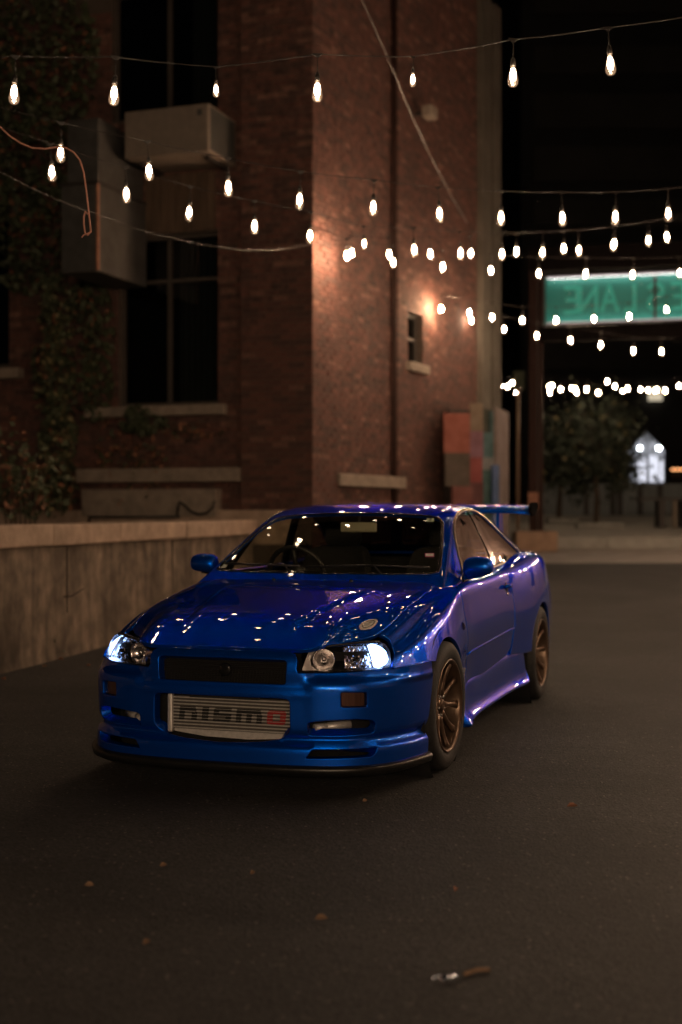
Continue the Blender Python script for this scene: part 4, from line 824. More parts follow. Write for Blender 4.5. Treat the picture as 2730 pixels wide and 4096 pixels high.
# ---- bonnet, wings, doors, quarters, boot lid
HT = 3.68
hoodR = [(-.832, 0), (-.832, 1.0), (-.834, 1.5), (-.822, 1.75), (-.765, 2.25), (-.693, 2.85), (-.61, 3.35), (-.54, 3.60), (-.50, HT), (-.2, HT), (.2, HT), (.45, HT), (.585, HT - .02), (.565, 3.1), (.53, 2.0), (.505, 1.0), (.50, 0)]
hood = panel('bonnet', S_body, hoodR + [(y, -t) for y, t in hoodR[::-1][1:-1]], M_PAINT, car, sc=YT, flip=True, step=.017)
FT = HT + .07
farc = [(.0 + .352 * math.cos(a), .325 + .352 * math.sin(a)) for a in np.linspace(math.radians(-17), math.radians(133.5), 22)]
fend = [(-.495, FT), (-.2, FT), (.2, FT), (.45, FT), (.60, FT + .05), (.585, 4.6), (.572, 5.2)] + [zt(y, z) for y, z in [(.575, .78), (.582, .70), (.587, .60), (.588, .50), (.580, .40), (.565, .30), (.545, .222)]] + [zt(y, z) for y, z in farc] + [(-.31, 7.36), (-.447, 7.12), (-.612, 6.68), (-.620, 6.52), (-.598, 6.12), (-.552, 5.62), (-.512, 5.13), (-.484, 4.53), (-.490, 4.06)]
both(lambda k: panel('front_wing', S_body, fend, M_PAINT, car, sc=YT, flip=True, step=.024, mirror=k < 0))
door = [(.608, 5.08), (.9, 5.05), (1.4, 5.05), (1.86, 5.05)] + [zt(y, z) for y, z in [(1.878, .82), (1.886, .70), (1.878, .58), (1.858, .50), (1.82, .44), (1.72, .40), (1.5, .385), (1.0, .36), (.586, .345), (.600, .42), (.606, .50), (.605, .60), (.600, .70), (.593, .78)]] + [(.590, 5.5)]
both(lambda k: panel('door', S_body, door, M_PAINT, car, sc=YT, flip=True, step=.03, mirror=k < 0, lip=.003))
rarc = [(2.665 + .36 * math.cos(a), .325 + .36 * math.sin(a)) for a in np.linspace(math.radians(172), math.radians(-10), 24)]
quarter = [(1.868, 5.05), (2.2, 5.0), (2.5, 4.85), (2.8, 4.5), (3.0, 4.0), (3.08, 3.72), (3.2, 3.72), (3.6, 3.72), (3.66, 4.4), (3.67, 5.2)] + [zt(3.67, .7), zt(3.66, .5), zt(3.62, .30), zt(3.05, .24)] + [zt(y, z) for y, z in rarc[::-1]] + [zt(2.20, .375), zt(1.835, .398), zt(1.88, .48), zt(1.90, .58), zt(1.906, .70), zt(1.897, .82)]
both(lambda k: panel('rear_quarter', S_body, quarter, M_PAINT, car, sc=YT, flip=True, step=.028, mirror=k < 0))
deck = [(3.09, -3.64), (3.07, -2), (3.06, 0), (3.07, 2), (3.09, 3.64), (3.62, 3.64), (3.64, 2), (3.65, 0), (3.64, -2), (3.62, -3.64)]
panel('boot_lid', S_body, deck, M_PAINT, car, sc=YT, flip=True, step=.05)

# ---- cabin shell: roof skin with pillars, glass apertures cut out
ws = [(.50, 0), (.515, 1.5), (.55, 2.8), (.585, 3.55), (.66, 3.72), (.80, 3.62), (1.0, 3.42), (1.12, 3.2), (1.185, 2.85), (1.215, 2.2), (1.228, 1.2), (1.232, 0)]
ws = ws + [(y, -t) for y, t in ws[::-1][1:-1]]
rw = [(2.12, 0), (2.125, 1.6), (2.15, 2.6), (2.22, 2.95), (2.6, 3.15), (2.92, 3.25), (2.99, 2.6), (3.03, 0)]
rw = rw + [(y, -t) for y, t in rw[::-1][1:-1]]
def gyz(y, z): return (y, gh_t_at_z(y, z))
def rail(y, d): return gyz(y, float(G_zr(y)) - d)
dlo_a = [gyz(.885, .945), gyz(.96, 1.05), gyz(1.05, 1.152), rail(1.15, .034), rail(1.25, .024), rail(1.40, .020), rail(1.60, .020)]
dlo_b = [rail(1.80, .022), rail(2.0, .030), rail(2.2, .045), rail(2.42, .068), rail(2.58, .085), gyz(2.69, 1.040), gyz(2.71, 1.018), gyz(2.66, 1.006), gyz(2.3, .990), gyz(1.95, .974)]
dlo = dlo_a + dlo_b + [gyz(1.75, .966), gyz(1.3, .953)]
dlo_n = [(y, -t) for y, t in dlo]
shell = [(.42, -7.9), (.40, -5), (.42, -3), (.44, 0), (.42, 3), (.40, 5), (.42, 7.9), (1.2, 7.95), (2.0, 7.95), (2.7, 7.95), (3.05, 7.8), (3.11, 5), (3.11, 3), (3.10, 0), (3.11, -3), (3.11, -5), (3.05, -7.8), (2.7, -7.95), (2.0, -7.95), (1.2, -7.95)]
panel('roof', S_gh, shell, M_PAINT, car, holes=[ws, rw, dlo, dlo_n], sc=YT, flip=True, step=.028, hole_thick=.022)
def shrink(poly, k):
    c = np.mean(np.array(poly), 0); return [tuple(c + (np.array(p) - c) * k) for p in poly]
def offset_loop(S, poly, sc, e_in, off, flip):
    """closed 3-D loop just inside (e_in > 0) a trimmed edge, lifted by off"""
    q = np.array(dens([np.array(p) * np.array(sc) for p in poly], .02)); s2 = np.array(sc); h = 2e-3
    X = S(q[:, 0] / sc[0], q[:, 1] / sc[1]); du = S((q[:, 0] + h) / sc[0], q[:, 1] / sc[1]) - X; dv = S(q[:, 0] / sc[0], (q[:, 1] + h) / sc[1]) - X
    n = np.cross(du, dv); n /= np.linalg.norm(n, axis=1)[:, None]; n = -n if flip else n
    t = np.roll(X, -1, 0) - np.roll(X, 1, 0); e = np.cross(t, n); e /= np.linalg.norm(e, axis=1)[:, None]
    c = X.mean(0); e *= np.sign(np.sum((c - X) * e, 1))[:, None]
    return X, n, e
def ribbon(name, S, poly, sc, w, off, mats, parent, flip, mirror=False, h=.004, inset=0.):
    """thin raised seal that follows a trimmed edge"""
    X, n, e = offset_loop(S, poly, sc, 0, 0, flip); m = len(X)
    prof = [(inset, off - h), (inset, off), (inset + w * .3, off + h * .6), (inset + w * .7, off + h * .6), (inset + w, off), (inset + w, off - h)]
    V = np.concatenate([X + e * a + n * b for a, b in prof])
    if mirror: V = V * np.array([-1, 1, 1])
    fs = [[k * m + i, k * m + (i + 1) % m, (k + 1) * m + (i + 1) % m, (k + 1) * m + i] for k in range(len(prof) - 1) for i in range(m)]
    o = mesh_obj(name, V, fs, mats, parent, smooth=True)
    bm = bmesh.new(); bm.from_mesh(o.data); bmesh.ops.recalc_face_normals(bm, faces=bm.faces); bm.to_mesh(o.data); bm.free(); o.data.polygons.foreach_set('use_smooth', [True] * len(o.data.polygons))
    return o
wind = panel('windscreen', S_gh, shrink(ws, .995), M_GLASS, car, sc=YT, flip=True, step=.05, thick=.004, off=-.006, round_lip=False)
ribbon('windscreen_seal', S_gh, ws, YT, .020, .001, M_GLOSSBLACK, car, True)
ribbon('rear_window_seal', S_gh, rw, YT, .02, .001, M_GLOSSBLACK, car, True, inset=-.006)
panel('rear_window', S_gh, shrink(rw, 1.03), M_TINT, car, sc=YT, flip=True, step=.06, thick=.004, off=-.026, round_lip=False)
def bx(y0, y1, t): return y0 + (y1 - y0) * (t - 4.2) / 3.3
door_glass = dlo_a + [rail(1.645, .020), gyz(1.72, 1.15), gyz(1.785, .967), gyz(1.3, .953)]
rear_glass = [rail(1.735, .021)] + dlo_b + [gyz(1.87, .971), gyz(1.80, 1.15)]
pillar = [rail(1.64, .019), rail(1.74, .020), gyz(1.81, 1.15), gyz(1.885, .970), gyz(1.78, .966), gyz(1.715, 1.15)]
def side_glazing(k):
    mir = k < 0
    panel('door_window', S_gh, door_glass, M_SIDEGLASS, car, sc=YT, flip=True, step=.05, thick=.004, off=-.007, mirror=mir, round_lip=False)
    panel('quarter_window', S_gh, rear_glass, M_TINTSIDE, car, sc=YT, flip=True, step=.05, thick=.004, off=-.005, mirror=mir, round_lip=False)
    panel('door_pillar', S_gh, pillar, M_GLOSSBLACK, car, sc=YT, flip=True, step=.03, thick=.02, off=-.002, mirror=mir)
    ribbon('window_trim', S_gh, dlo, YT, .020, .004, M_TRIM, car, True, mirror=mir, h=.005, inset=-.016)
both(side_glazing)

# ---- front bumper with its openings
def sym(p): return [(-a, b) for a, b in p]
GR = rpoly([(-.328, .514), (.328, .514), (.333, .624), (.312, .634), (0, .636), (-.312, .634), (-.333, .624)], .016)
IC = rpoly([(-.350, .452), (-.30, .458), (.30, .458), (.350, .452), (.352, .30), (.31, .262), (.20, .246), (0, .238), (-.20, .246), (-.31, .262), (-.352, .30)], .03)
TS = rpoly([(.580, .492), (.716, .488), (.717, .412), (.582, .413)], .016)
DU = rpoly([(.425, .352), (.52, .362), (.66, .367), (.745, .358), (.765, .335), (.757, .287), (.60, .279), (.425, .281)], .022)
LO = rpoly([(.415, .180), (.45, .229), (.77, .234), (.758, .200), (.735, .184)], .014)
SE = (.862, .235)
up = [(0, .666), (.20, .667), (.335, .664), (.362, .655), (.375, .63), (.372, .585), (.385, .568), (.50, .568), (.60, .570), (.76, .574), (.88, .579), (.93, .581), (1.05, .584), (1.218, .588), (1.226, .575)]
bump = up + [(1.205, .45), (1.18, .35), (1.155, .24), (1.148, .160), (.9, .155), (.5, .150), (0, .148)]
bump = bump + [(-a, b) for a, b in bump[::-1][1:-1]]
panel('front_bumper', S_front, bump, M_PAINT, car, holes=[GR, IC, TS, sym(TS), DU, sym(DU), LO, sym(LO)], step=.020, thick=.02, hole_thick=.05, lip=.005)
# lower lip and undertray blade
def front_sweep(name, prof, s0, s1, mats, n=60, parent=None, smooth=True, ends=.0):
    """profile of (outward, z) swept along the plan curve of the nose"""
    ss = np.linspace(s0, s1, n); V = []
    for q in ss:
        a = abs(q); g = 1 if q >= 0 else -1
        x, y = np.interp(a, _qs, _qx), np.interp(a, _qs, _qy); x1, y1 = np.interp(min(a + .01, FS_MAX), _qs, _qx), np.interp(min(a + .01, FS_MAX), _qs, _qy); x0, y0 = np.interp(max(a - .01, 0), _qs, _qx), np.interp(max(a - .01, 0), _qs, _qy)
        tx, ty = x1 - x0, y1 - y0; L = math.hypot(tx, ty); nx, ny = ty / L, -tx / L
        rise = ends * float(sstep(.75, 1.15, a))
        V += [((x + nx * d) * g, y + ny * d, z + rise) for d, z in prof]
    m = len(prof); fs = [[i * m + j, (i + 1) * m + j, (i + 1) * m + (j + 1) % m, i * m + (j + 1) % m] for i in range(n - 1) for j in range(m)]
    fs += [list(range(m)), list(range((n - 1) * m, n * m))[::-1]]
    o = mesh_obj(name, V, fs, mats, parent or car, smooth=False)
    bm = bmesh.new(); bm.from_mesh(o.data); bmesh.ops.recalc_face_normals(bm, faces=bm.faces)
    if smooth:
        for f in bm.faces: f.smooth = len(f.verts) == 4
    bm.to_mesh(o.data); bm.free(); return o
front_sweep('front_lip', [(-.06, .150), (.004, .152), (.020, .146), (.026, .136), (.020, .112), (.0, .102), (-.10, .098)], -1.150, 1.150, M_LIP, ends=.006)
front_sweep('bumper_backing', [(-.11, .66), (-.12, .16), (-.16, .16), (-.15, .66)], -.95, .95, M_VOID, 40)
# grille
g = MB()
for k in range(14):
    z = .520 + k * .0085; w = .322
    if k % 1 == 0: g.tube([(x, float(S_front(front_s_at_x(x), .57)[1]) + .045 + (.006 if k % 2 else 0), z) for x in np.linspace(-w, w, 9)], .0012, 4, cap=False)
for k in range(44):
    x = -.322 + k * .015; y = float(S_front(front_s_at_x(x), .57)[1]) + .048
    g.tube([(x, y, .515), (x + .006, y, .575)], .0011, 4, cap=False)
gr = g.build('grille', [M_MESH], car)
b = MB(); b.box((0, -.80, .575), (.66, .008, .13)); b.build('grille_backing', [M_VOID], gr)
e = MB(); e.lathe([(0, .006), (.026, .006), (.030, .003), (.030, 0)], (.015, -.862, .575), (0, -1, 0), 16); e.build('emblem', [M_GLOSSBLACK], gr)
# intercooler: dark core, bright tubes, end tanks, stencilled word
ic = MB(); ic.box((.03, -.800, .355), (.60, .05, .165)); core = ic.build('intercooler', [M_FINDARK], car)
tubes_z = [.288 + k * .0158 for k in range(10)]
t0 = None
for k, z in enumerate(tubes_z):
    if t0 is None:
        t = MB(); t.box((0, 0, 0), (.60, .010, .0060), bev=.0024); t0 = t.build('tube', [M_ALLOY], core); t0.location = (.03, -.829, z)
    else:
        c_ = copy_obj(t0, core); c_.location = (.03, -.829, z)
t = MB(); t.box((-.283, -.826, .355), (.026, .03, .185), bev=.008); t.build('end_tank', [M_ALLOY], core)
t = MB(); t.box((.335, -.826, .355), (.014, .02, .18), bev=.005); t.build('end_tank', [M_ALLOY], core)
t = MB(); t.prism([(-.28, .0), (-.12, -.018), (.1, -.022), (.28, -.010), (.32, .004), (.32, .012), (-.28, .012)], (.02, -.836, .270), (1, 0, 0), (0, 0, 1), (0, .02, 0)); t.build('lower_plate', [M_ALLOY], core)
t = MB(); t.box((.0, -.835, .441), (.36, .012, .016), bev=.003); t.build('plate_bracket', [M_BLACK], core)
def letters(word, x0, z0, h, wpx, gap, y, red_last=True):
    """heavy wide stencil letters drawn as polygons; returns list of (polygons, red)"""
    W = wpx; S_ = W * .30; out = []
    def n_(w): return [[(0, 0), (S_, 0), (S_, h), (0, h)], [(S_, h - S_ * .8), (w - S_ * .5, h - S_ * .8), (w, h - S_ * 1.5), (w, h - S_ * 1.2), (w - S_ * .4, h), (S_, h)], [(w - S_, 0), (w, 0), (w, h - S_ * 1.4), (w - S_, h - S_ * .8)]]
    def i_(w): return [[(0, 0), (w, 0), (w, h), (0, h)]]
    def s_(w): b = h * .22; return [[(0, 0), (w - b * .6, 0), (w, b * .6), (w, b), (0, b)], [(0, h - b), (w, h - b), (w, h), (b * .6, h), (0, h - b * .6)], [(0, h * .39), (w, h * .39), (w, h * .61), (0, h * .61)], [(0, h * .61), (S_, h * .61), (S_, h - b), (0, h - b)], [(w - S_, b), (w, b), (w, h * .39), (w - S_, h * .39)]]
    def m_(w): a = S_ * .95; mid = w / 2 - a / 2; return [[(0, 0), (a, 0), (a, h), (0, h)], [(a, h - S_ * .8), (w - S_ * .4, h - S_ * .8), (w, h - S_ * 1.2), (w - S_ * .4, h), (a, h)], [(mid, 0), (mid + a, 0), (mid + a, h - S_ * .8), (mid, h - S_ * .8)], [(w - a, 0), (w, 0), (w, h - S_ * .9), (w - a, h - S_ * .8)]]
    def o_(w): b = h * .24; return [[(b * .5, 0), (w - b * .5, 0), (w, b * .5), (w, b), (0, b), (0, b * .5)], [(0, h - b), (w, h - b), (w, h - b * .5), (w - b * .5, h), (b * .5, h), (0, h - b * .5)], [(0, b), (S_, b), (S_, h - b), (0, h - b)], [(w - S_, b), (w, b), (w, h - b), (w - S_, h - b)]]
    x = x0; fn = dict(n=n_, i=i_, s=s_, m=m_, o=o_); wd = dict(n=W, i=W * .36, s=W * .98, m=W * 1.42, o=W * 1.0)
    for k, ch in enumerate(word):
        mb = MB()
        for P in fn[ch](wd[ch]): mb.prism([(p[0] + p[1] * .10, p[1]) for p in P], (x, y, z0), (1, 0, 0), (0, 0, 1), (0, .0045, 0))
        o = mb.build('letter', [M_REDINK if (red_last and k == len(word) - 1) else M_INK], core)
        x += wd[ch] + gap
letters('nismo', -.238, .324, .064, .092, .026, -.8339)

# ---- headlamps
HL = [(.402, .581), (.412, .612), (.428, .664), (.48, .675), (.55, .684), (.68, .694), (.80, .697), (.865, .697), (.893, .690), (.902, .655), (.888, .605), (.872, .586), (.76, .581), (.58, .577)]
def headlamp(k):
    mir = k < 0
    lens = panel('headlamp', S_front, HL, M_LENS, car, step=.02, thick=.012, off=-.004, mirror=mir, round_lip=False)
    if k < 0: pass
    def P(s, z, d):
        X = S_front(s, z); a = min(s, FS_MAX - .02); A = S_front(a + .01, z) - S_front(a - .01, z); n = np.array([-A[1], A[0], 0]); n /= np.linalg.norm(n)
        q = X + n * d; return Vector((q[0] * k, q[1], q[2]))
    def surf(d):
        def f(s, z):
            X = S_front(s, z); a = np.clip(s, 0, FS_MAX - .02); A = S_front(a + .01, z) - S_front(a - .01, z); n = np.stack([-A[..., 1], A[..., 0], 0 * A[..., 0]], -1); n /= np.linalg.norm(n, axis=-1)[..., None]
            return X + n * d
        return f
    panel('housing', surf(.050), shrink(HL, 1.03), M_GLOSSBLACK, lens, step=.03, thick=.004, mirror=mir, round_lip=False)
    # side wall of the bucket
    q = np.array(dens(HL, .02)); a = surf(.004)(q[:, 0], q[:, 1]); b_ = surf(.052)(q[:, 0], q[:, 1]); V = np.concatenate([a, b_]) * np.array([k, 1, 1]); m = len(q)
    mesh_obj('bucket_wall', V, [[i, (i + 1) % m, (i + 1) % m + m, i + m] for i in range(m)], M_CHROME, lens, smooth=True)
    # inner bowl with bulb shield
    c0 = P(.500, .628, .032); fwd = (P(.500, .628, 0) - P(.500, .628, .03)).normalized()
    w = MB(); w.lathe([(.012, -.012), (.022, -.010), (.034, -.002), (.043, .010), (.048, .020), (.0515, .022), (.0515, .014), (.047, .0)], c0, fwd, 28); w.build('inner_bowl', [M_CHROME], lens)
    w = MB(); w.lathe([(0, .014), (.008, .013), (.013, .008), (.015, 0), (.015, -.012)], c0, fwd, 16); w.build('bulb_shield', [M_CHROME], lens)
    pl = [(.405, .583), (.412, .612), (.428, .660), (.462, .668), (.446, .63), (.450, .600), (.468, .582)]
    panel('inner_plate', surf(.018), pl, M_ALLOY, lens, step=.02, thick=.004, mirror=mir, round_lip=False)
    # outer faceted reflector
    rnd = np.random.default_rng(5); mb = MB(); nx, nz = 15, 7
    for i in range(nx):
        for j in range(nz):
            s0, s1 = .615 + i * .0118, .615 + (i + 1) * .0118; z0, z1 = .588 + j * .0136, .588 + (j + 1) * .0136
            cx, cz = (s0 + s1) / 2, (z0 + z1) / 2
            if cx > .742 and (cx - .742) ** 2 / .05 ** 2 + (cz - .637) ** 2 / .06 ** 2 > 1: continue
            dpt = lambda s, z: .042 - .42 * ((s - .70) ** 2 * 2.2 + (z - .637) ** 2 * 2.5)
            jj = rnd.uniform(-.006, .006, 4)
            mb.quad(P(s0, z0, dpt(s0, z0) + jj[0]), P(s1, z0, dpt(s1, z0) + jj[1]), P(s1, z1, dpt(s1, z1) + jj[2]), P(s0, z1, dpt(s0, z1) + jj[3]))
    mb.build('faceted_reflector', [M_CHROME], lens)
    c1 = P(.705, .626, .036); f1 = (P(.705, .626, 0) - P(.705, .626, .03)).normalized()
    w = MB(); w.lathe([(0, .016), (.007, .014), (.010, .008), (.010, -.01)], c1, f1, 14); w.build('bulb_cap', [M_GLOSSBLACK], lens)
    # lit parking lamp at the outer end: a glowing bowl
    w = MB(); rr = 10; cc = 12; V = []
    for i in range(rr + 1):
        for j in range(cc + 1):
            s_ = .776 + (.884 - .776) * i / rr; hz = .053 * math.sqrt(max(.0, 1 - ((s_ - .815) / .0735) ** 2)) if s_ > .815 else .053 - .007 * ((.815 - s_) / .039)
            z_ = .638 + hz * (2 * j / cc - 1); V.append(P(s_, z_, .012 + .012 * math.sin(PI * i / rr)))
    w.add(V, [[i * (cc + 1) + j, (i + 1) * (cc + 1) + j, (i + 1) * (cc + 1) + j + 1, i * (cc + 1) + j + 1] for i in range(rr) for j in range(cc)], 0, True)
    w.build('parking_lamp', [M_DRL], lens)
    w = MB(); w.tube([P(.776, z, .010) for z in np.linspace(.588, .690, 8)], .004, 8); w.build('divider_rim', [M_CHROME], lens)
    # indicator in the bumper
    TSi = rpoly([(.590, .484), (.707, .480), (.708, .420), (.592, .421)], .010)
    il = panel('indicator', surf(.012), TSi, M_SMOKE, car, step=.02, thick=.006, mirror=mir)
    panel('reflector', surf(.026), TSi, M_AMBER, il, step=.02, thick=.004, mirror=mir, round_lip=False)
    panel('indicator_surround', surf(.030), shrink(TS, 1.04), M_BLACK, il, step=.03, thick=.004, mirror=mir, round_lip=False)
    # brake duct pipe in its opening
    w = MB(); p0, p1 = P(.452, .312, .055), P(.66, .322, .115)
    w.tube([p0, p0.lerp(p1, .33), p0.lerp(p1, .34), p0.lerp(p1, .36), p0.lerp(p1, .37), p1], [.020, .020, .0175, .0175, .020, .020], 18); w.build('brake_duct_pipe', [M_ALLOY], car)
    # small black bezel above the lamp
    w = MB(); w.tube([P(s, z + .002, .006) for s, z in [(.425, .668), (.48, .679), (.55, .688), (.68, .698), (.80, .701), (.87, .699)]], .0045, 6); w.build('headlamp_seal', [M_BLACK], car)
both(headlamp)

# ---- side skirts with flared lower blade
def skirt(k):
    prof0 = [(.79, .395), (.812, .372), (.820, .345), (.825, .300), (.831, .250), (.840, .218), (.854, .197), (.864, .183), (.861, .168), (.80, .163)]
    ys = [.355, .40, .47, .56, .8, 1.2, 1.6, 1.85, 2.02, 2.15, 2.20]; V = []
    for i, y in enumerate(ys):
        fl = 1 + .6 * float(sstep(.75, .40, y)); top = .03 * float(sstep(1.0, 1.9, y)); bul = .028 * float(sstep(1.75, 2.15, y)) + .03 * float(sstep(.60, .40, y))
        for j, (x, z) in enumerate(prof0):
            xx = x + bul * (1 if j > 0 else 0); zz = z + (top if j < 3 else 0)
            if y < .62 and j < 4: zz = min(zz, .20 + (y - .355) / .265 * (z - .20 + .0)) if y < .5 else zz
            if j >= 6: xx += (fl - 1) * .03; zz -= (fl - 1) * .02
            V.append((xx * k, y, zz))
    m = len(prof0); fs = [[i * m + j, (i + 1) * m + j, (i + 1) * m + j + 1, i * m + j + 1] for i in range(len(ys) - 1) for j in range(m - 1)]
    fs += [list(range(m)), list(range((len(ys) - 1) * m, len(ys) * m))[::-1]]
    o = mesh_obj('side_skirt', V, fs, M_PAINT, car)
    bm = bmesh.new(); bm.from_mesh(o.data); bmesh.ops.recalc_face_normals(bm, faces=bm.faces)
    for f in bm.faces: f.smooth = len(f.verts) == 4
    bm.to_mesh(o.data); bm.free()
    sb = o.modifiers.new('smooth', 'SUBSURF'); sb.levels = 2; sb.render_levels = 2
both(skirt)

# ---- mirrors, handles, badges, markers, mouldings, wipers
def mirror(k):
    bm = bmesh.new(); bmesh.ops.create_uvsphere(bm, u_segments=28, v_segments=18, radius=1)
    for v in bm.verts:
        x, y, z = v.co
        e = .62
        f = lambda a: math.copysign(abs(a) ** e, a)
        x, y, z = f(x), f(y), f(z)
        zz = .062 * z * (1.0 if z > 0 else .82) * (1 - .10 * x); xx = .086 * x - .0 * z; yy = .060 * y * (1 - .25 * abs(z))
        if y > .3: yy = min(yy, .030)
        v.co = ((xx + .850) * k, yy + .80, zz + .998 + .010 * (x < 0) * x)
    if k < 0: bmesh.ops.reverse_faces(bm, faces=bm.faces)
    for f in bm.faces: f.smooth = True
    me = bpy.data.meshes.new('door_mirror'); bm.to_mesh(me); bm.free(); me.materials.append(M_PAINT); o = link(bpy.data.objects.new('door_mirror', me), car)
    w = MB(); w.prism([(-.04, 0), (.07, .0), (.06, .022), (-.02, .030)], (.765 * k, .82, .925), (0, 1, 0), (0, 0, 1), (.10 * k, 0, .018)); w.build('mirror_foot', [M_PAINT], o)
    w = MB(); w.prism([(.0, 0), (.15, -.005), (.16, .06), (.11, .10)], (.748 * k, .80, .905), (0, 1, 0), (0, 0, 1), (.016 * k, 0, .0)); w.build('mirror_base', [M_GLOSSBLACK], o)
both(mirror)
def side_bits(k):
    def sp(y, z, d):
        t = body_t_at_z(y, z); X = S_body(y, t); A = S_body(y + .01, t) - S_body(y - .01, t); B = S_body(y, t + .05) - S_body(y, t - .05); n = np.cross(A, B); n /= -np.linalg.norm(n); n = n if n[0] > 0 else -n
        q = X + n * d; return Vector((q[0] * k, q[1], q[2])), Vector((n[0] * k, n[1], n[2]))
    c, n = sp(1.76, .832, .002)
    w = MB(); w.lathe([(0, .003), (.028, .003), (.033, 0)], c, n, 18); w.build('handle_recess', [M_BLACK], car)
    w = MB(); w.tube([sp(1.70, .836, .006)[0], sp(1.715, .837, .020)[0], sp(1.76, .838, .024)[0], sp(1.805, .839, .020)[0], sp(1.82, .839, .006)[0]], [.010, .014, .015, .014, .010], 10); w.build('door_handle', [M_PAINT], car)
    c, n = sp(1.76, .790, .002); w = MB(); w.lathe([(0, .006), (.010, .006), (.012, 0)], c, n, 14); w.build('door_lock', [M_CHROME], car)
    c, n = sp(.46, .690, .0); w = MB(); w.lathe([(0, .012), (.012, .011), (.020, .006), (.022, 0)], c, n, 18); w.build('side_marker', [M_SMOKE], car)
    c, n = sp(.475, .450, .001); w = MB(); w.box(c, (.006, .046, .020), bev=.002, R=None); w.box(c + Vector((.002 * k, -.004, -.024)), (.005, .030, .012), bev=.002); w.build('side_badge', [M_CHROME], car)
    q = [sp(y, z, .001)[0] for y, z in zip(np.linspace(.61, 1.875, 14), np.linspace(.524, .564, 14))]
    w = MB(); w.tube(q, .006, 8); w.build('door_moulding', [M_PAINT], car)
both(side_bits)
bpoly = [(-.505, 2.84), (-.45, 2.80), (-.40, 2.93), (-.378, 3.12), (-.393, 3.24), (-.44, 3.30), (-.482, 3.29), (-.525, 3.04)]
bb = panel('bonnet_badge', S_body, rpoly(bpoly, .05), M_ALLOY, car, sc=YT, flip=True, step=.03, thick=.002, off=.004, lip=.001)
ribbon('badge_ring', S_body, shrink(rpoly(bpoly, .05), .7), YT, .004, .006, M_STEEL, bb, True, h=.002)
def wiper(pts, name='wiper'):
    w = MB(); w.tube(pts, [.008] + [.006] * (len(pts) - 1), 8); return w.build(name, [M_BLACK], car)
def wsp(y, x, d=.012):
    x_, z_ = section_eval(np.repeat(gh_ctrl(np.array([y])), len(_TG), 0), _TG); m = _TG < 4.5
    return Vector((x, y - d * .5, float(np.interp(abs(x), x_[m], z_[m])) + d))
wiper([Vector((.40, .50, .93)), wsp(.57, .30, .02), wsp(.56, .10, .016), wsp(.55, -.10, .014)]); wiper([wsp(.60, .62, .012), wsp(.575, .42, .018), wsp(.57, .22, .018), wsp(.56, .02, .014)], 'wiper_blade')
wiper([Vector((-.16, .50, .93)), wsp(.57, -.24, .02), wsp(.57, -.40, .016), wsp(.60, -.56, .014)]); wiper([wsp(.62, -.64, .012), wsp(.58, -.48, .018), wsp(.565, -.30, .018), wsp(.56, -.14, .014)], 'wiper_blade')
for x in (-.24, .22):
    w = MB(); zz = float(S_body(.40, body_t_at_x(.40, x))[2]); w.lathe([(0, .012), (.007, .010), (.011, .004), (.012, 0)], (x, .40, zz), (0, 0, 1), 12); w.build('washer_nozzle', [M_BLACK], car)
def gpatch(name, quad, off, m, parent=None): return panel(name, S_gh, quad, m, parent or car, sc=YT, flip=True, step=.05, thick=.0006, off=off, round_lip=False)
def sub(q, a0, a1, b0, b1):
    q = [np.array(p) for p in q]; f = lambda a, b: tuple((q[0] * (1 - a) + q[1] * a) * (1 - b) + (q[3] * (1 - a) + q[2] * a) * b)
    return [f(a0, b0), f(a1, b0), f(a1, b1), f(a0, b1)]
Q2 = [(1.122, 2.12), (1.130, 2.47), (1.178, 2.41), (1.171, 2.07)]
st = gpatch('windscreen_sticker', Q2, .0, M_GREENW)
for (a, b_, c_, d_) in [(.34, .62, .80, .90), (.56, .66, .56, .82), (.38, .62, .47, .57), (.34, .44, .22, .50), (.34, .68, .12, .22)]: gpatch('digit_stroke', sub(Q2, a, b_, c_, d_), .0015, M_INK, st)
QP = [(.727, 2.443), (.736, 2.898), (.772, 2.864), (.762, 2.396)]
st = gpatch('windscreen_sticker', QP, .0, M_PINK); gpatch('sticker_face', sub(QP, .08, .92, .18, .82), .0015, M_WHITE, st)
gpatch('windscreen_sticker', [(.590, -3.15), (.590, -2.80), (.628, -2.86), (.632, -3.22)], .0, M_WHITE)

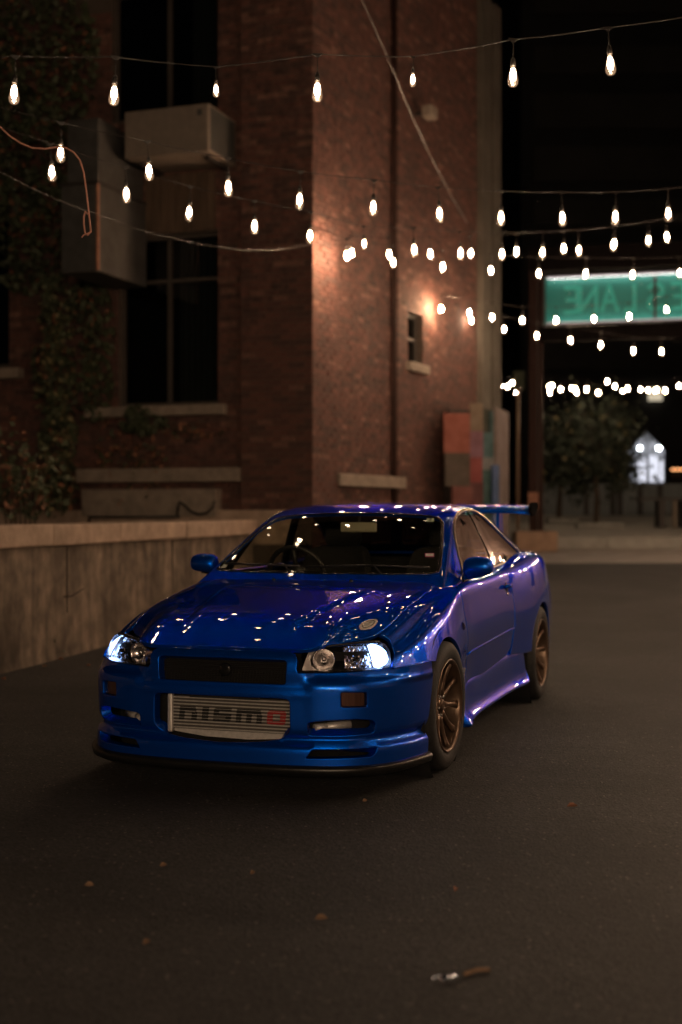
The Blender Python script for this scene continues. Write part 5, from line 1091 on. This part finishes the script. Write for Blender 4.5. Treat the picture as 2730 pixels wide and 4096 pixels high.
# ---- wheels
def make_wheel(name, width, lip_r=.233):
    w = MB(); R = .3266; h = width / 2
    prof = [(.232, -h + .012), (.245, -h + .002), (.280, -h - .002), (.305, -h + .004), (.320, -h + .016), (R, -h + .040), (R + .001, 0), (R, h - .040), (.320, h - .016), (.305, h - .004), (.280, h + .002), (.245, h - .002), (.232, h - .012)]
    w.lathe(prof, (0, 0, 0), (1, 0, 0), 64)
    for g_ in (-.06, -.02, .02, .06): pass
    tyre = w.build(name, [M_RUBBER])
    w = MB(); w.lathe([(.234, h - .012), (.237, h - .004), (.234, h + .001), (.227, h - .002), (.219, h - .014), (.216, h - .035), (.212, h - .10), (.210, -h + .02), (.232, -h + .012)], (0, 0, 0), (1, 0, 0), 64); w.build('rim', [M_BRONZE], tyre)
    # ten tapered spokes that bow outwards
    def spoke_mesh():
        V = []; rs = [(.050, .034, .026, h - .058), (.085, .019, .024, h - .054), (.125, .0145, .020, h - .048), (.165, .0135, .017, h - .040), (.195, .0155, .015, h - .030), (.2175, .023, .014, h - .022)]
        for r, hw, th, x in rs: V += [(x, -hw, r), (x + th * .35, -hw * .45, r), (x + th * .35, hw * .45, r), (x, hw, r), (x - th, hw * .9, r), (x - th, -hw * .9, r)]
        n = len(rs); F_ = [[i * 6 + j, i * 6 + (j + 1) % 6, (i + 1) * 6 + (j + 1) % 6, (i + 1) * 6 + j] for i in range(n - 1) for j in range(6)] + [[5, 4, 3, 2, 1, 0], [(n - 1) * 6 + j for j in range(6)]]
        o = mesh_obj('spoke', V, F_, M_BRONZE, tyre); bm = bmesh.new(); bm.from_mesh(o.data); bmesh.ops.recalc_face_normals(bm, faces=bm.faces)
        for f in bm.faces: f.smooth = len(f.verts) == 4
        bm.to_mesh(o.data); bm.free(); return o
    s0 = spoke_mesh()
    for k in range(1, 10):
        c = copy_obj(s0, tyre); c.rotation_euler = (2 * PI * k / 10, 0, 0)
    w = MB(); w.lathe([(0, h - .036), (.026, h - .036), (.030, h - .040), (.033, h - .052), (.066, h - .056), (.070, h - .070), (.070, h - .09)], (0, 0, 0), (1, 0, 0), 28); w.build('hub', [M_BRONZE], tyre)
    for k in range(5):
        a = 2 * PI * (k + .5) / 5; w = MB(); w.lathe([(0, h - .040), (.008, h - .041), (.0095, h - .046), (.0095, h - .058)], (0, .050 * math.cos(a), .050 * math.sin(a)), (1, 0, 0), 8); w.build('wheel_nut', [M_STEEL], tyre)
    w = MB(); w.lathe([(.085, h - .112), (.165, h - .112), (.168, h - .116), (.168, h - .140), (.085, h - .140)], (0, 0, 0), (1, 0, 0), 40); w.build('brake_disc', [M_STEEL], tyre)
    w = MB(); w.prism([(.10 * math.cos(a), .10 * math.sin(a)) for a in np.linspace(-.6, .6, 6)] + [(.178 * math.cos(a), .178 * math.sin(a)) for a in np.linspace(.6, -.6, 6)], (h - .105, 0, 0), (0, 1, 0), (0, 0, 1), (-.05, 0, 0)); w.build('brake_caliper', [M_BLACK], tyre)
    return tyre
wheel = make_wheel('wheel', .245)
STEER = math.radians(-2.0)
first = True
for (x, y, st_) in [(.762, 0, STEER), (-.762, 0, STEER), (.766, 2.665, 0), (-.766, 2.665, 0)]:
    o = wheel if first else copy_tree(wheel); first = False
    o.parent = car; o.location = (x, y, .3266); o.rotation_euler = (.2 + y, 0, st_ + (0 if x > 0 else PI))
# ---- wheel housings and underbody
for y in (0, 2.665):
    for k in (1, -1): w = MB(); w.lathe([(.40, 0), (.40, .34), (.05, .345)], (.855 * k, y, .33), (-k, 0, 0), 24); w.build('wheel_housing', [M_VOID], car)
w = MB(); w.box((0, 1.33, .20), (1.36, 1.9, .06)); w.box((0, 1.4, .17), (1.1, 3.9, .03)); w.box((0, -.15, .45), (.9, 1.0, .4)); w.box((0, 3.2, .45), (1.5, .5, .40)); w.build('underbody', [M_VOID], car)
w = MB()
for k in (1, -1): w.box((.775 * k, 1.25, .55), (.02, 1.7, .55))
w.box((0, .46, .62), (1.50, .04, .52)); w.box((0, 2.60, .62), (1.5, .04, .6)); w.build('inner_structure', [M_VOID], car)

# ---- cabin
for k in (1, -1):
    w = MB(); w.box((.738 * k, 1.45, .62), (.012, 1.75, .55)); w.build('door_card', [M_SEAT], car)
w = MB(); w.box((0, 2.72, .935), (1.22, .62, .02)); w.build('parcel_shelf', [M_SEAT], car)
panel('headliner', S_gh, [(1.30, -3.2), (1.30, 3.2), (2.06, 3.2), (2.06, -3.2)], M_SEAT, car, sc=YT, flip=True, step=.08, off=-.035, thick=.004, round_lip=False)
w = MB(); w.prism([(.50, .60), (.50, .895), (.62, .905), (.95, .90), (1.05, .86), (1.05, .60)], (-.70, 0, 0), (0, 1, 0), (0, 0, 1), (1.40, 0, 0)); dash = w.build('dashboard', [M_BLACK], car)
w = MB(); w.prism([(.78, .90), (.98, .905), (.98, .955), (.86, .95)], (-.55, 0, 0), (0, 1, 0), (0, 0, 1), (.36, 0, 0)); w.build('instrument_cowl', [M_BLACK], dash)
w = MB(); cs, nrm = Vector((-.37, 1.12, .93)), Vector((0, .92, .38)).normalized(); a_, b_ = Vector((1, 0, 0)), nrm.cross(Vector((1, 0, 0)))
w.tube([cs + (a_ * math.cos(q) + b_ * math.sin(q)) * .178 for q in np.linspace(0, 2 * PI, 33)], .015, 8, cap=False)
for q in (0, PI, -PI / 2): w.tube([cs, cs + (a_ * math.cos(q) + b_ * math.sin(q)) * .17], .014, 6)
w.lathe([(0, .02), (.05, .015), (.06, -.02)], cs, -nrm, 16); w.build('steering_wheel', [M_BLACK], car)
def seat(k):
    w = MB(); w.box((.37 * k, 1.55, .52), (.50, .55, .16), bev=.05)
    s_ = w.build('seat', [M_SEAT], car)
    bm = bmesh.new(); bmesh.ops.create_cube(bm, size=1)
    bmesh.ops.subdivide_edges(bm, edges=list(bm.edges), cuts=3, use_grid_fill=True)
    for v in bm.verts:
        x, y, z = v.co; wd = .50 - .14 * max(0, z) ** 1.5 * 2; v.co = (x * wd + .37 * k, 1.86 + y * .16 + (z + .5) * .16 - .10 * (abs(x) > .3), .58 + (z + .5) * .50)
    for f in bm.faces: f.smooth = True
    me = bpy.data.meshes.new('backrest'); bm.to_mesh(me); bm.free(); me.materials.append(M_SEAT); o = link(bpy.data.objects.new('backrest', me), s_); sb = o.modifiers.new('smooth', 'SUBSURF'); sb.levels = 1; sb.render_levels = 2
    w = MB(); w.box((.37 * k, 2.03, 1.155), (.26, .09, .15), bev=.035); w.build('headrest', [M_SEAT], s_)
both(seat)
w = MB(); w.box((0, 2.35, .55), (1.25, .45, .2), bev=.05); w.box((0, 2.62, .78), (1.25, .14, .42), bev=.05); w.build('rear_bench', [M_SEAT], car)
w = MB(); w.box((0, 1.4, .32), (1.50, 2.3, .02)); w.build('cabin_floor', [M_SEAT], car)
w = MB(); w.box((.0, 1.22, 1.218), (.235, .022, .062), bev=.010, R=None); rm = w.build('rear_view_mirror', [mat('mirror_back', (.34, .33, .25), .5, var=.1, vscale=20)], car)
w = MB(); w.tube([(0, 1.225, 1.245), (0, 1.245, 1.285)], .008, 8); w.build('mirror_stalk', [M_BLACK], rm)

# ---- rear wing, rear end
def wing():
    root_z = 1.34; w = MB(); prof = [(-.12, -.006), (-.10, .010), (-.04, .032), (.05, .036), (.13, .016), (.155, .022), (.15, .006), (.05, -.004), (-.05, -.014), (-.11, -.014)]
    n = 13; V = []
    for i in range(n):
        x = -.66 + 1.32 * i / (n - 1); V += [(x, 3.52 + a, 1.330 + b_ + .12 * a - .012 * abs(x / .66) ** 6) for a, b_ in prof]
    m = len(prof); F_ = [[i * m + j, (i + 1) * m + j, (i + 1) * m + (j + 1) % m, i * m + (j + 1) % m] for i in range(n - 1) for j in range(m)] + [list(range(m)), list(range((n - 1) * m, n * m))[::-1]]
    o = mesh_obj('rear_wing', V, F_, M_PAINT, car); bm = bmesh.new(); bm.from_mesh(o.data); bmesh.ops.recalc_face_normals(bm, faces=bm.faces)
    for f in bm.faces: f.smooth = len(f.verts) == 4
    bm.to_mesh(o.data); bm.free()
    for k in (1, -1):
        q = MB(); q.prism(rpoly([(-.135, -.045), (-.12, .022), (-.02, .036), (.14, .034), (.165, .0), (.06, -.06), (-.06, -.075)], .03), (.655 * k, 3.52, 1.352), (0, 1, 0), (0, 0, 1), (.022 * k, 0, 0)); q.build('end_plate', [M_PAINT], o)
        q = MB(); q.prism([(-.11, -.02), (.10, -.02), (.06, .345), (-.06, .345)], (.40 * k, 3.50, 1.0), (0, 1, 0), (0, 0, 1), (.022 * k, 0, 0)); q.build('stanchion', [M_PAINT], o)
wing()
w = MB(); zz = [.24, .34, .5, .62, .75, .90, .97]; V = []; xs = np.linspace(-.70, .70, 13)
for z in zz:
    for x in xs: V.append((x * (1 - .10 * max(0, z - .7)), 3.69 - .06 * abs(x / .70) ** 4 - .05 * max(0, z - .62) + .02 * (z < .6), z))
w.add(V, [[i * 13 + j, i * 13 + j + 1, (i + 1) * 13 + j + 1, (i + 1) * 13 + j] for i in range(6) for j in range(12)], 0, True); w.build('rear_panel', [M_PAINT], car)
for k in (1, -1):
    for x, r in ((.60, .062), (.44, .052)):
        w = MB(); w.lathe([(0, .03), (r * .8, .028), (r, .018), (r, 0)], (x * k, 3.655, .77), (0, 1, 0), 20); w.build('tail_lamp', [M_REDLAMP], car)

# ================================================================ FESTOON LIGHTS
M_BULBGLASS = glass_mat('bulb_glass', (1.0, .92, .80), .9, 1.35)
def scatter_glow(m, col, e):
    nt = m.node_tree; out = nt.nodes['Material Output']; s = out.inputs['Surface'].links[0].from_socket; em = nt.nodes.new('ShaderNodeEmission'); em.inputs['Color'].default_value = (*col, 1); em.inputs['Strength'].default_value = e
    ad = nt.nodes.new('ShaderNodeAddShader'); nt.links.new(s, ad.inputs[0]); nt.links.new(em.outputs[0], ad.inputs[1]); nt.links.new(ad.outputs[0], out.inputs['Surface']); m.cycles.emission_sampling = 'NONE'
scatter_glow(M_BULBGLASS, (1.0, .62, .38), .16)                     # light scattered in the lit glass of the bulb
M_CORE = emit_mat('bulb_filament_glow', BULB_COLOR, BULB_POWER)
M_CORE_WALL = emit_mat('wall_bulb_glow', (1.0, .62, .40), BULB_POWER * 8)
M_SOCKET = mat('bulb_socket', (.018, .015, .013), .45, var=.2, vscale=60)
_power = {}
def core_mesh(f):
    if f not in _power:
        me = ME_CORE.copy(); me.materials[0] = emit_mat('filament_glow', BULB_COLOR, BULB_POWER * f); _power[f] = me
    return _power[f]
# one ST-shaped bulb, hanging point at the cable (0, 0, 0)
w = MB(); w.lathe([(.0115, .0), (.0135, -.012), (.019, -.035), (.026, -.062), (.031, -.085), (.0315, -.098), (.028, -.114), (.019, -.126), (.007, -.131), (0, -.131)], (0, 0, -.165), (0, 0, 1), 14); _b = w.build('bulb', [M_BULBGLASS]); ME_BULB = _b.data; bpy.data.objects.remove(_b)
w = MB(); w.lathe([(0, -.014), (.010, -.020), (.0165, -.045), (.0180, -.068), (.013, -.088), (0, -.096)], (0, 0, -.165), (0, 0, 1), 7); _b = w.build('filament', [M_CORE]); ME_CORE = _b.data; bpy.data.objects.remove(_b)
w = MB(); w.prism([(-.034, .004), (.034, .004), (.008, -.020), (-.008, -.020)], (0, -.004, 0), (1, 0, 0), (0, 0, 1), (0, .008, 0)); w.tube([(0, 0, -.015), (0, 0, -.118)], .0032, 6); w.lathe([(0, -.112), (.010, -.116), (.013, -.128), (.0165, -.134), (.0165, -.166), (0, -.166)], (0, 0, 0), (0, 0, 1), 10); _b = w.build('socket', [M_SOCKET]); ME_SOCK = _b.data; bpy.data.objects.remove(_b)
BULB_C = .225                                                      # centre of the glowing bulb below the cable
def string_light(label, bulbs, ends=(None, None), r=.0032, group='festoon strings of bulbs over the lane', bright=(), power=1.0):
    """bulbs: list of world points of the bulb centres (optionally with a scale); the cable runs above them"""
    P = [(Vector(b[:3]), (b[3] if len(b) > 3 else 1.0)) for b in bulbs]
    tops = [p + Vector((0, 0, BULB_C * s_)) for p, s_ in P]; chain = ([Vector(ends[0])] if ends[0] else []) + tops + ([Vector(ends[1])] if ends[1] else [])
    o0 = tops[0]; pts = []
    for i in range(len(chain) - 1):
        a, b = chain[i], chain[i + 1]; sag = .010 * (b - a).length
        pts += [a.lerp(b, t) - Vector((0, 0, 4 * sag * t * (1 - t))) for t in (0, .25, .5, .75)]
    pts.append(chain[-1]); w = MB(); w.tube([p - o0 for p in pts], r, 6); cab = w.build('string_light', [M_CABLE]); cab.location = o0; tag(cab, label, 'string light', group)
    rnd = random.Random(len(bulbs) * 7 + int(o0.y * 10))
    for k, ((p, s_), t) in enumerate(zip(P, tops)):
        tilt = (rnd.uniform(-.06, .06), rnd.uniform(-.06, .06), rnd.uniform(0, PI) * .1)
        for nm, me in (('socket', ME_SOCK), ('bulb', ME_BULB), ('filament', ME_CORE)):
            o = bpy.data.objects.new(nm, me); COL.objects.link(o)
            if nm == 'filament': o.parent = last
            else: o.parent = cab; o.location = t - o0; o.rotation_euler = tilt; o.scale = (s_,) * 3
            last = o
            if nm == 'filament': o.data = core_mesh(power)
            if nm == 'filament' and k in bright:
                o.data = ME_CORE.copy(); o.data.materials[0] = M_CORE_WALL
    return cab
def pxs(lst, y0, y1):
    """(u, v[, scale]) in display pixels with the depth running evenly from y0 to y1"""
    n = len(lst); return [(*at(p[0] * D, p[1] * D, y0 + (y1 - y0) * i / max(1, n - 1)), *(p[2:])) for i, p in enumerate(lst)]
string_light('topmost string of seven large bulbs sagging across the whole picture', pxs([(36, 213), (267, 215), (496, 206, .62), (730, 209), (950, 182, .62), (1180, 175), (1398, 148)], 8.0, 8.0), (at(-300 * D, 160 * D, 8.0), at(1680 * D, 20 * D, 8.0)), power=.32)
string_light('string of ten bulbs sloping down from the upper left across the brick corner', pxs([(141, 352), (339, 393), (524, 430), (691, 459), (860, 477), (1007, 492), (1152, 500), (1291, 501), (1415, 499), (1535, 490)], 9.6, 11.8), (at(-200 * D, 190 * D, 9.2), at(1750 * D, 410 * D, 12.2)), power=.32)
string_light('string of bulbs running below the ten-bulb string towards the sign', pxs([(116, 395), (289, 446), (438, 488), (585, 519), (714, 542), (836, 560, .75), (950, 574), (1056, 582), (1155, 583), (1248, 580), (1329, 575), (1410, 563), (1490, 552)], 10.4, 15.6), (at(-200 * D, 215 * D, 9.8), at(1640 * D, 470 * D, 16)), power=.36)
string_light('string of bulbs just beneath the third string behind the brick corner', [(*at(797 * D, 588 * D, 17.22), 1.0)] + pxs([(806, 582), (892, 585), (987, 584), (1083, 583), (1188, 578), (1296, 571), (1413, 560), (1530, 545)], 17.2, 16.2), (at(717 * D, 520 * D, 17.2), at(1680 * D, 500 * D, 16)), bright=(0,), power=1.45)
string_light('string of bulbs along the top edge of the green sign', pxs([(798, 589), (903, 603), (1018, 613), (1127, 622), (1237, 629), (1347, 630), (1456, 632), (1560, 628)], 17.6, 17.6), (at(724 * D, 552 * D, 17.9), at(1700 * D, 600 * D, 17.6)), power=1.45)
string_light('string of bulbs across the lower half of the green sign', [(*at(1015 * D, 710 * D, 21.05),)] + pxs([(1078, 719), (1130, 729), (1201, 737), (1278, 737), (1363, 733), (1445, 727), (1532, 712)], 20.6, 21.5), (at(1010 * D, 690 * D, 21.2), at(1660 * D, 650 * D, 21.5)), bright=(0,), power=1.45)
string_light('string of bulbs hanging just under the green sign', pxs([(1085, 737), (1158, 757), (1234, 772), (1311, 782), (1382, 793), (1455, 806), (1519, 808)], 22.6, 22.0), (at(1010 * D, 700 * D, 22.6), at(1660 * D, 800 * D, 22.0)))
string_light('far string of tiny bulbs across the street left of the gateway post', pxs([(1150, 886), (1167, 888), (1178, 880), (1197, 876), (1197, 890), (1187, 902)], 36, 40), group='distant bulb strings in the street')
string_light('far string of tiny bulbs in front of the tree crowns', pxs([(1262, 889), (1269, 886), (1288, 895), (1313, 893), (1322, 894), (1349, 894), (1376, 902), (1395, 877), (1414, 888), (1442, 893), (1472, 895), (1505, 898), (1530, 897), (1560, 887)], 34, 34), (at(1235 * D, 870 * D, 34), at(1640 * D, 870 * D, 34)), group='distant bulb strings in the street')
string_light('second far string of tiny bulbs in front of the tree crowns', pxs([(1265, 902), (1325, 902), (1347, 896), (1374, 903), (1430, 898), (1490, 897), (1510, 896), (1528, 899)], 39, 39), (at(1235 * D, 885 * D, 39), at(1640 * D, 880 * D, 39)), group='distant bulb strings in the street')
# added unseen strings that light the car front, asphalt and right wall
def over(y, z, x0, x1, n, dy=0, label='', power=1.0):
    pts = [(x0 + (x1 - x0) * i / (n - 1), y + dy * i / (n - 1), z - .35 * (1 - (2 * i / (n - 1) - 1) ** 2)) for i in range(n)]
    return string_light(label, pts, power=power)
over(-7.5, 3.4, -4.0, 4.0, 16, .3, 'added unseen string behind the spot of the camera', 6.2)  # these three are added to light the bumper from the front
over(-10.5, 3.6, -4.0, 4.0, 16, .3, 'second added unseen string behind the spot of the camera', 6.2)
over(-13.5, 3.8, -4.0, 4.0, 16, .3, 'third and farthest added unseen string behind the spot of the camera', 6.2)
string_light('added unseen string running along the right building beside the lane, outside the picture', [(4.3 + (14 + 19.5 * i / 23) * .168 - .42, 8 + 19.5 * i / 23, 2.7 - .3 * math.sin(PI * i / 23)) for i in range(24)], power=2.3)  # added to brighten the right wall that the door mirrors

string_light('added unseen low string beside the lane right of the car, outside the picture', [(2.15 + 1.9 * i / 9, 5.2 + 5.8 * i / 9, 2.15 - .15 * math.sin(PI * i / 9)) for i in range(10)], power=1.3)  # added to light the asphalt right of the car
for (y, z, n, lb) in [(8.0, 4.95, 9, 'added unseen dim string of bulbs high over the bonnet'), (8.7, 5.15, 9, 'added unseen dim string of bulbs high over the windscreen'), (9.4, 5.45, 8, 'added unseen dim string of bulbs high over the roof'), (10.6, 5.95, 5, 'added unseen dim short string of bulbs high over the boot'), (12.3, 6.7, 5, 'added unseen dim short string of bulbs high over the lane behind the car'), (14.2, 7.5, 9, 'added unseen dim string of bulbs high in front of the brick corner'), (16.5, 8.3, 9, 'added unseen dim string of bulbs high beside the brick corner')]:  # added out of view for the bulb dots mirrored in the bonnet
    d_ = y - 6.7; over(y, z + .22, max(-.5 - d_ * .50 - .8, -3.4) if y < 16 else -.1, .0 + d_ * .45 + 1.4, n, .3, lb, .13)

# unlit cable, guy wire and loose cord
w = MB(); w.tube([at(u * D, v * D, y) for u, v, y in [(-120, 320, 9.6), (0, 395, 10), (80, 436, 10.6), (160, 470, 11.2), (330, 530, 12.7), (450, 560, 14), (560, 575, 15.2), (640, 573, 16.2), (716, 560, 17.2)]], .0030, 6); tag(w.build('bare_cable', [M_CABLE]), label='unlit thin cable sagging from the left edge to the brick corner', cat='cable')
w = MB(); w.tube([at(u * D, v * D, y) for u, v, y in [(815, -60, 11.5), (832, 0, 12), (886, 120, 13.1), (940, 250, 14.6), (990, 360, 16.4), (1040, 455, 18.6), (1074, 512, 20.3)]], .007, 6); tag(w.build('guy_wire', [M_WIRE]), label='long diagonal guy wire running down past the brick facade', cat='wire')
w = MB(); pts = [(-30, 262), (0, 291), (22, 312), (48, 329), (75, 340), (104, 342), (130, 338), (152, 340), (170, 350), (184, 368), (193, 396), (199, 440), (204, 485), (208, 520), (209, 532), (202, 540), (196, 535), (193, 515), (193, 498), (197, 486), (202, 492)]
w.tube([at(u * D, v * D, 7.6) for u, v in pts], .0055, 6); w.tube([at(u * D, v * D, 7.6) for u, v in [(208, 533), (200, 537), (192, 540), (188, 546)]], .004, 5); tag(w.build('loose_cord', [M_ROPE]), label='loose salmon coloured cord with a knotted end dangling at upper left', cat='cord')

# ================================================================ SMALL THINGS ON THE ASPHALT
LEAFP = [(0, 0), (.35, .22), (.7, .2), (1, 0), (.7, -.22), (.35, -.2)]
def ground_pt(u, v): Y = FPX * CAM_H / (v - 2048); return Vector(((u - 1365) / FPX * Y, Y, 0))
M_DRY = mat('dry_leaf', (.28, .17, .10), .8, var=.35, vscale=30)
M_DRYR = mat('dry_leaf_reddish', (.34, .15, .09), .8, var=.35, vscale=30)
def fallen(u, v, size, rot, m, label):
    size *= .60
    p = ground_pt(u, v); V = []; 
    for (x, y) in LEAFP: V.append((x * size - size / 2, y * size, .006 + .022 * size / .1 * (abs(y) * 3) ** 2 + .010 * math.sin(x * 3)))
    V.append((0, 0, .004)); n = 6; o = mesh_obj('fallen_leaf', V, [(6, i, (i + 1) % n) for i in range(n)], m); o.location = p; o.rotation_euler = (.1, .05, rot); tag(o, label, 'leaf', 'fallen leaves on the asphalt'); return o
S1 = 2730 / 1568
for (zx, zy, s_, r_, m, lb) in [(1315, 75, .09, .3, M_DRYR, 'reddish dry leaf on the asphalt right of the front wheel'), (1048, 269, .07, 1.2, M_DRYR, 'small curled orange leaf on the open asphalt'), (738, 335, .075, .2, M_DRY, 'pale straight leaf on the asphalt below the bumper'), (336, 391, .05, .9, M_DRY, 'small brown leaf on the dark asphalt at lower left'), (205, 258, .06, .1, M_DRY, 'brown leaf on the asphalt near the left edge'), (375, 212, .05, .6, M_DRY, 'tiny leaf on the asphalt left of the lip'), (838, 63, .04, .4, M_DRY, 'tiny leaf just in front of the lip'), (580, 230, .035, .8, M_DRY, 'tiny crumb of leaf below the intercooler')]:
    fallen(zx * S1, 3100 + zy * S1, s_, r_, m, lb)
for (u, v, s_, lb) in [(175, 2650, .12, 'dry leaf at the foot of the retaining wall by the tuft'), (245, 2640, .10, 'dry leaf lying in front of the wall near the headlamp'), (355, 2665, .08, 'small leaf on the asphalt between wall and car'), (15, 2720, .12, 'leaf against the wall foot at the left edge'), (180, 2668, .08, 'folded leaf beside the wall foot')]:
    fallen(u, v, s_, u * .37, M_DRYR if u % 2 else M_DRY, lb)
p = ground_pt(205, 2640); sprig = empty('weed_tuft', p + Vector((-.10, .05, 0)), label='small dark weed growing at the foot of the retaining wall', cat='weed'); rnd = np.random.default_rng(3)
leaf_mesh('leaves', [(rnd.normal(0, .06), rnd.normal(0, .03), abs(rnd.normal(.12, .12))) for _ in range(60)], .06, [M_LEAF], sprig, seed=4)
# torn foil scrap that catches the light
M_FOIL = mat('foil', (.30, .32, .38), .22, metal=1, var=.1, vscale=30); p = ground_pt(1780, 3935); fo = empty('litter_scrap', p, label='torn shiny wrapper scrap lying on the dark asphalt at the bottom', cat='litter')
rnd = random.Random(5); V = []
for i in range(6):
    for j in range(3): V.append((-.035 + .015 * i, -.02 + .008 * i + .012 * j, .006 + rnd.uniform(0, .016)))
mesh_obj('wrapper', V, [[i * 3 + j, (i + 1) * 3 + j, (i + 1) * 3 + j + 1, i * 3 + j + 1] for i in range(5) for j in range(2)], M_FOIL, fo)
w = MB(); w.tube([(.06, .06, .006), (.10, .085, .010), (.135, .09, .008)], .006, 6); w.build('stick', [M_DRY], fo)
